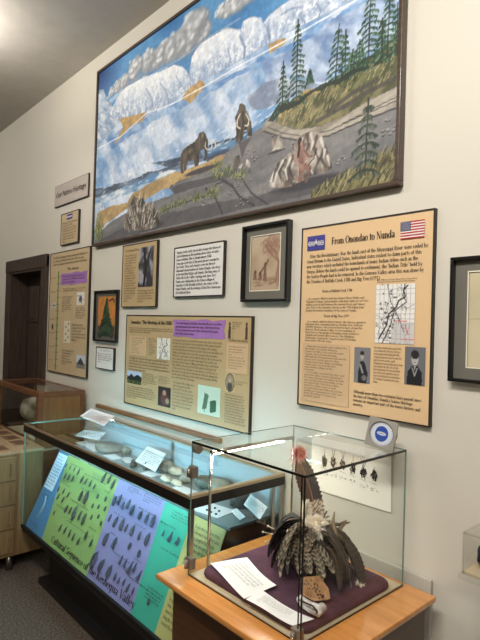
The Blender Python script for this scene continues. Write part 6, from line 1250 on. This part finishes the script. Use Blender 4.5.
# ------------------------------------------------------------------ the feather headdress
HX, HY = -1.165, 1.415
hd = thing('feather_headdress', (HX, HY, CLZ), 'barred turkey feather headdress with one upright brown feather and a red tuft', 'headdress')
def bez(p, t):
    n = len(p) - 1; v = Vector((0, 0, 0))
    for i, q in enumerate(p): v += Vector(q) * (math.comb(n, i) * t ** i * (1 - t) ** (n - i))
    return v
def feather(name, ctrl, wd, pat, side, n=26, ns=9, cup=0.22, tip=0.55, parent=hd, zmin=None):
    """a vane swept along a curve; SIDE is roughly the direction of its width"""
    V, Cc = [], []; r = random.Random(len(bpy.data.objects))
    ph = r.uniform(0, 1)
    for i in range(n):
        t = i / (n - 1); c = bez(ctrl, t); d = (bez(ctrl, min(1, t + .02)) - bez(ctrl, max(0, t - .02))).normalized()
        s = (Vector(side) - d * d.dot(Vector(side))).normalized(); nn = d.cross(s)
        wv = wd * (min(1, t / .18) ** .6) * (1 if t < tip else math.sqrt(max(0, 1 - ((t - tip) / (1 - tip)) ** 2))) + .0008
        for j in range(ns):
            u = -1 + 2 * j / (ns - 1); jag = 1 + .12 * math.sin(i * 2.7 + j) * (abs(u) > .9)
            p = c + s * u * wv * jag - nn * cup * wv * (u * u)
            if zmin is not None and p.z < zmin: p.z = zmin
            V.append(p); Cc.append(pat(t, u, ph))
    o = grid_mesh(name, np.array([list(v) for v in V]), ns, n, np.array([lin(tuple(x / 255 for x in q)) for q in Cc]), 'featherm', parent)
    for f in o.data.polygons: f.use_smooth = True
    sm = o.modifiers.new('thickness', 'SOLIDIFY'); sm.thickness = .0008
    bm = tube(bmesh.new(), [bez(ctrl, k / 10) + Vector((0, 0, .0)) for k in range(10)], [.0009 - .00006 * k for k in range(10)], 5)
    obj('quill', bm, 'leather', o)
    return o
def barred(t, u, ph):
    k = math.sin((t * 8 + ph + abs(u) * .7) * 2 * math.pi); c = (30, 24, 19) if k < 0.5 else (150, 134, 106)
    if abs(u) < .09: c = (120, 104, 80)
    if t > .95: c = (160, 148, 128)
    return c
def darkf(t, u, ph):
    if abs(u) < .07: return (70, 60, 48)
    return (30, 25, 22) if t < .85 else (64, 52, 38)
def fawn(t, u, ph):
    k = math.sin((t * 9 + ph) * 6.28); return (66, 54, 42) if k < .3 else (50, 40, 30)
def tipped(t, u, ph):
    if t > .90: return (150, 134, 108)
    if t > .80: return (40, 32, 26)
    return (72, 58, 42) if math.sin((t * 16 + ph) * 6.28 + u) > 0 else (52, 42, 32)
rf = random.Random(17)
# cap
bm = bmesh.new(); blob(bm, (HX, HY, CLZ + .075), (.078, .088, .088), .05, 2, 3)
for v in bm.verts: v.co.z = max(v.co.z, CLZ + .002)
obj('cap', bm, 'strap', hd)
C0 = Vector((HX, HY, CLZ))
nf = 0
for ring, (cnt_, z0, r0, r1, zb, wd, ln) in enumerate(((22, .112, .050, .158, .010, .017, 1), (20, .130, .042, .146, .030, .015, 1), (18, .146, .034, .124, .058, .014, 1), (14, .158, .024, .100, .088, .012, 1), (9, .168, .016, .072, .116, .010, 1))):
    for k in range(cnt_):
        a = 2 * math.pi * (k + .5 * ring) / cnt_ + rf.uniform(-.12, .12); dv = Vector((math.cos(a), math.sin(a), 0)); tw = dv.cross(Vector((0, 0, 1)))
        sw = rf.uniform(-.085, .085); rr = r1 * rf.uniform(.70, 1.10); z0 = z0 + rf.uniform(-.012, .012)
        left = dv.x < -.30 and dv.y < .6
        pts = [C0 + dv * r0 + Vector((0, 0, z0)), C0 + dv * (r0 + rr * .42) + tw * sw * .3 + Vector((0, 0, z0 + .012)), C0 + dv * rr * .86 + tw * sw + Vector((0, 0, z0 * .55 + zb * .45 + .012)), C0 + dv * rr * .97 + tw * sw * 1.2 + Vector((0, 0, zb + rf.uniform(-.012, .016)))]
        if ring <= 1 and left: pat = darkf; wd_ = .027; nm = 'dark_feather'
        elif dv.x > .5 and ring < 3: pat = (fawn, tipped, barred)[k % 3]; wd_ = wd; nm = 'fawn_feather'
        else: pat = barred; wd_ = wd; nm = 'barred_feather'
        if -.75 < dv.x < .75 and dv.y < -.6 and ring == 0: continue
        feather(nm, pts, wd_ * rf.uniform(.8, 1.15), pat, tw + Vector((0, 0, rf.uniform(-.5, .5))), zmin=CLZ + .002); nf += 1
# two broad curved wing feathers sweeping out at the left
for k, (w1, zz) in enumerate(((.10, .10), (.12, .075))):
    pts = [C0 + Vector((-.03, -.02, .13)), C0 + Vector((-.10, -.02, .165 - .03 * k)), C0 + Vector((-.165, -.03, .12 - .03 * k)), C0 + Vector((-.165, -.045, .02))]
    feather('wing_feather', pts, .030, darkf if k else tipped, (.3, -.9, .25), cup=.3, zmin=CLZ + .002)
for k in range(5):
    a = -1.9 + .25 * k
    pts = [C0 + Vector((math.cos(a) * .05, math.sin(a) * .05, .12)), C0 + Vector((math.cos(a) * .13, math.sin(a) * .11, .13)), C0 + Vector((math.cos(a) * .15 + .01 * k, math.sin(a) * .125, .06))]
    feather('barred_feather', pts, .014, barred, (-math.sin(a), math.cos(a), 0))
for k in range(15):      # short loose feathers standing out of the crown
    a = rf.uniform(0, 6.28); dv = Vector((math.cos(a), math.sin(a), 0)); h_ = rf.uniform(.0, .05)
    pts = [C0 + dv * .03 + Vector((0, 0, .150)), C0 + dv * .06 + Vector((0, 0, .170 + h_ * .4)), C0 + dv * rf.uniform(.075, .11) + Vector((0, 0, .145 + h_))]
    feather('crown_feather', pts, rf.uniform(.006, .010), rf.choice((barred, tipped, fawn)), (-math.sin(a), math.cos(a), rf.uniform(-.6, .6)), n=12, ns=5)
# upright feather pair
ub = C0 + Vector((.005, .0, .165)); ut = (-1.251, 1.425, 1.11)
d_ = Vector(ut) - ub
def brown(t, u, ph):
    if t < .34: return (196, 180, 156) if math.sin(t * 150 + u * 9 + u * u * 14) > .1 else (96, 76, 56)
    if abs(u) < .07: return (98, 78, 58)
    return (78, 52, 38) if u < 0 else (52, 42, 34)
rtv = Vector((math.cos(YAW), math.sin(YAW), 0))
feather('upright_feather', [ub, ub + d_ * .33 + Vector((.022, .02, 0)), ub + d_ * .72 + Vector((.010, .01, 0)), Vector(ut)], .032, brown, rtv, n=40, ns=13, cup=.16, tip=.62)
feather('upright_feather', [ub + Vector((-.01, .012, 0)), ub + d_ * .3 + Vector((.0, .018, .0)), ub + d_ * .65 + Vector((-.012, .0, 0)), ub + d_ * .90 + Vector((-.010, 0, 0))], .022, brown, rtv, n=36, ns=11, cup=.16, tip=.6)
# tufts
def tuft_hair(name, c, r_, n, m, ln, seed, wd=.0011, up_=0.0):
    r = random.Random(seed); bm = bmesh.new()
    for k in range(n):
        d = Vector((r.gauss(0, 1), r.gauss(0, 1), r.gauss(0, 1) + up_)).normalized(); l = ln * r.uniform(.6, 1.15)
        a = Vector(c) + Vector((d.x * r_[0], d.y * r_[1], d.z * r_[2])) * r.uniform(.2, .6); s = d.orthogonal().normalized() * wd
        mid = a + d * l * .55 + Vector((r.uniform(-.1, .1), r.uniform(-.1, .1), r.uniform(-.12, .06))) * l; e = a + d * l + Vector((0, 0, -.15 * l))
        v = [bm.verts.new(p) for p in (a - s, a + s, mid + s * .8, e, mid - s * .8)]; bm.faces.new(v)
    return obj(name, bm, m, hd)
rc = Vector((-1.249, 1.43, 1.124))
tuft_hair('red_tuft', rc, (.018, .018, .018), 560, 'redfur', .020, 3, up_=.3)
tuft_hair('pink_tuft', rc + Vector((-.006, 0, -.002)), (.018, .018, .024), 260, 'pinkfur', .034, 4)
dc = Vector((-1.139, 1.4, 0.904))
obj('down_core', blob(bmesh.new(), dc, (.030, .030, .025), .3, 5, 3), 'down', hd)
tuft_hair('down_fluff', dc, (.046, .046, .036), 2600, 'down', .026, 5, wd=.0012)
tuft_hair('down_fluff', Vector((-1.181, 1.4, 0.943)), (.018, .018, .055), 900, 'down', .014, 6, wd=.0014)
# antler tips
def antler(pts, r_): obj('antler', tube(bmesh.new(), [Vector(p) for p in pts], r_, 8), 'antler', hd)
antler([(-1.061, 1.42, 0.861), (-1.082, 1.43, 0.901), (-1.099, 1.44, 0.924), (-1.094, 1.44, 0.956)], [.009, .007, .0055, .002])
antler([(-1.084, 1.46, 0.893), (-1.08, 1.46, 0.918), (-1.063, 1.47, 0.931)], [.0045, .004, .0015])
antler([(-1.077, 1.44, 0.884), (-1.08, 1.46, 0.905), (-1.071, 1.47, 0.919), (-1.058, 1.48, 0.922)], [.008, .007, .0055, .002])
for k, pl in enumerate(([(-1.228, 1.4, 0.842), (-1.277, 1.39, 0.843), (-1.326, 1.38, 0.823), (-1.373, 1.38, 0.815)], [(-1.247, 1.4, 0.829), (-1.286, 1.37, 0.823), (-1.346, 1.37, 0.79)], [(-1.256, 1.4, 0.833), (-1.321, 1.4, 0.831), (-1.367, 1.4, 0.835)])):
    obj('quill_spray', tube(bmesh.new(), [Vector(p) for p in pl], .0014, 5), 'bone', hd)
    obj('quill_tip', blob(bmesh.new(), pl[-1], (.005, .005, .004), .2, k, 1), 'bone', hd)
# leather flap with dark beads and the white fur roll
fl = [(-1.105, 1.29, 0.774), (-1.052, 1.3, 0.794), (-1.015, 1.3, 0.768), (-0.999, 1.29, 0.747), (-1.033, 1.27, 0.721), (-1.086, 1.27, 0.724)]
bm = bmesh.new(); v = [bm.verts.new(p) for p in fl]; f = bm.faces.new(v); r = bmesh.ops.extrude_face_region(bm, geom=[f])
for q in [q for q in r['geom'] if isinstance(q, bmesh.types.BMVert)]: q.co += Vector((.004, .012, .002))
for q in bm.verts: q.co.z = max(q.co.z, CLZ + .002)
flap = obj('leather_flap', bm, 'leather', hd)
bm = bmesh.new(); c = sum((Vector(p) for p in fl), Vector()) / 6; r = random.Random(4)
for k in range(44):
    i = r.randrange(6); t_ = math.sqrt(r.random()) * .88; p = c.lerp(Vector(fl[i]).lerp(Vector(fl[(i + 1) % 6]), r.random()), t_); blob(bm, p + Vector((-.001, -.003, .0)), (.0024, .0024, .0024), 0, 0, 1)
obj('bead_pattern', bm, 'bead', flap)
obj('fur_roll', tube(bmesh.new(), [(-1.049, 1.222, 0.752), (-1.023, 1.211, 0.754), (-0.991, 1.205, 0.756), (-0.966, 1.207, 0.757), (-0.969, 1.234, 0.757)], [.012, .015, .016, .018, .013], 10), 'furwhite', hd)
obj('roll_cord', tube(bmesh.new(), [(-1.028, 1.198, 0.765), (-0.993, 1.185, 0.775), (-0.969, 1.187, 0.776), (-0.954, 1.187, 0.768), (-0.967, 1.204, 0.745)], .0025, 6), 'strap', hd)
def droop(name, a, b, c): feather(name, [Vector(a), Vector(b), Vector(c)], .016, fawn, rtv, zmin=CLZ + .003)
droop('fawn_feather', (-1.048, 1.44, 0.876), (-0.993, 1.46, 0.824), (-0.997, 1.47, 0.734)); 
tuft_hair('down_fluff', Vector((-1.005, 1.47, 0.741)), (.012, .012, .010), 120, 'down', .014, 8)

# ------------------------------------------------------------------ dial gauge on top of the glass case
dl = thing('dial_gauge', (-1.00, 1.60, GZ1), 'grey square gauge with a blue and white round dial on top of the glass case', 'gauge')
cc = Vector((-1.014, 1.585, 1.217)); ang = math.radians(14); Xd = Vector((math.cos(ang), math.sin(ang), 0)).normalized(); Nd = Vector((math.sin(ang), -math.cos(ang), 0.10)).normalized(); Ud = -Xd.cross(Nd).normalized() * -1
Ud = Nd.cross(Xd).normalized(); tw_ = math.radians(-9); Xd, Ud = Xd * math.cos(tw_) + Ud * math.sin(tw_), Ud * math.cos(tw_) - Xd * math.sin(tw_)
def dpt(x, y, z=0): return cc + Xd * x + Ud * y + Nd * z
hs = .051
bm = bmesh.new()
sq = rrect(-hs, hs, -hs, hs, .004, 3); n = 40
ringo = []; ringi = []; ringd = []
for k in range(n):
    a = 2 * math.pi * k / n; c_, s_ = math.cos(a), math.sin(a); q = hs / max(abs(c_), abs(s_))
    ringo.append(bm.verts.new(dpt(c_ * q, s_ * q, 0))); ringi.append(bm.verts.new(dpt(c_ * .044, s_ * .044, .001))); ringd.append(bm.verts.new(dpt(c_ * .040, s_ * .040, -.007)))
back = [bm.verts.new(dpt(math.cos(2 * math.pi * k / n) * hs / max(abs(math.cos(2 * math.pi * k / n)), abs(math.sin(2 * math.pi * k / n))), math.sin(2 * math.pi * k / n) * hs / max(abs(math.cos(2 * math.pi * k / n)), abs(math.sin(2 * math.pi * k / n))), -.010)) for k in range(n)]
for A, B in ((ringo, ringi), (ringi, ringd), (back, ringo)):
    for k in range(n): bm.faces.new((A[k], A[(k + 1) % n], B[(k + 1) % n], B[k]))
bm.faces.new(back)
obj('bezel', bm, 'dialgrey', dl)
obj('housing', tube(bmesh.new(), [dpt(0, 0, -.010), dpt(0, 0, -.050)], [.046, .043], 28), 'dialdark', dl)
def disc(name, x, y, rx, ry, z, m, n=32): return obj(name, poly([dpt(x + rx * math.cos(2 * math.pi * k / n), y + ry * math.sin(2 * math.pi * k / n), z) for k in range(n)]), m, dl)
disc('dial_face', 0, 0, .0395, .0395, -.0055, 'dialwhite'); disc('blue_disc', 0, 0, .0235, .027, -.005, 'dialblue'); disc('white_band', 0, .001, .0165, .0062, -.0045, 'dialwhite')
text('dial_lettering', 'HUMIDITY', dpt(-.012, -.0012, -.004), Xd, Ud, .024, .0045, 'dialblue', dl)
bm = bmesh.new()
for k in range(24):
    a = 2 * math.pi * k / 24; p = dpt(.034 * math.cos(a), .034 * math.sin(a), -.0050); q = dpt(.038 * math.cos(a), .038 * math.sin(a), -.0050); s_ = (Ud * math.cos(a) - Xd * math.sin(a)) * .0006
    bm.faces.new([bm.verts.new(x) for x in (p - s_, q - s_, q + s_, p + s_)])
obj('dial_ticks', bm, 'dialblue', dl)
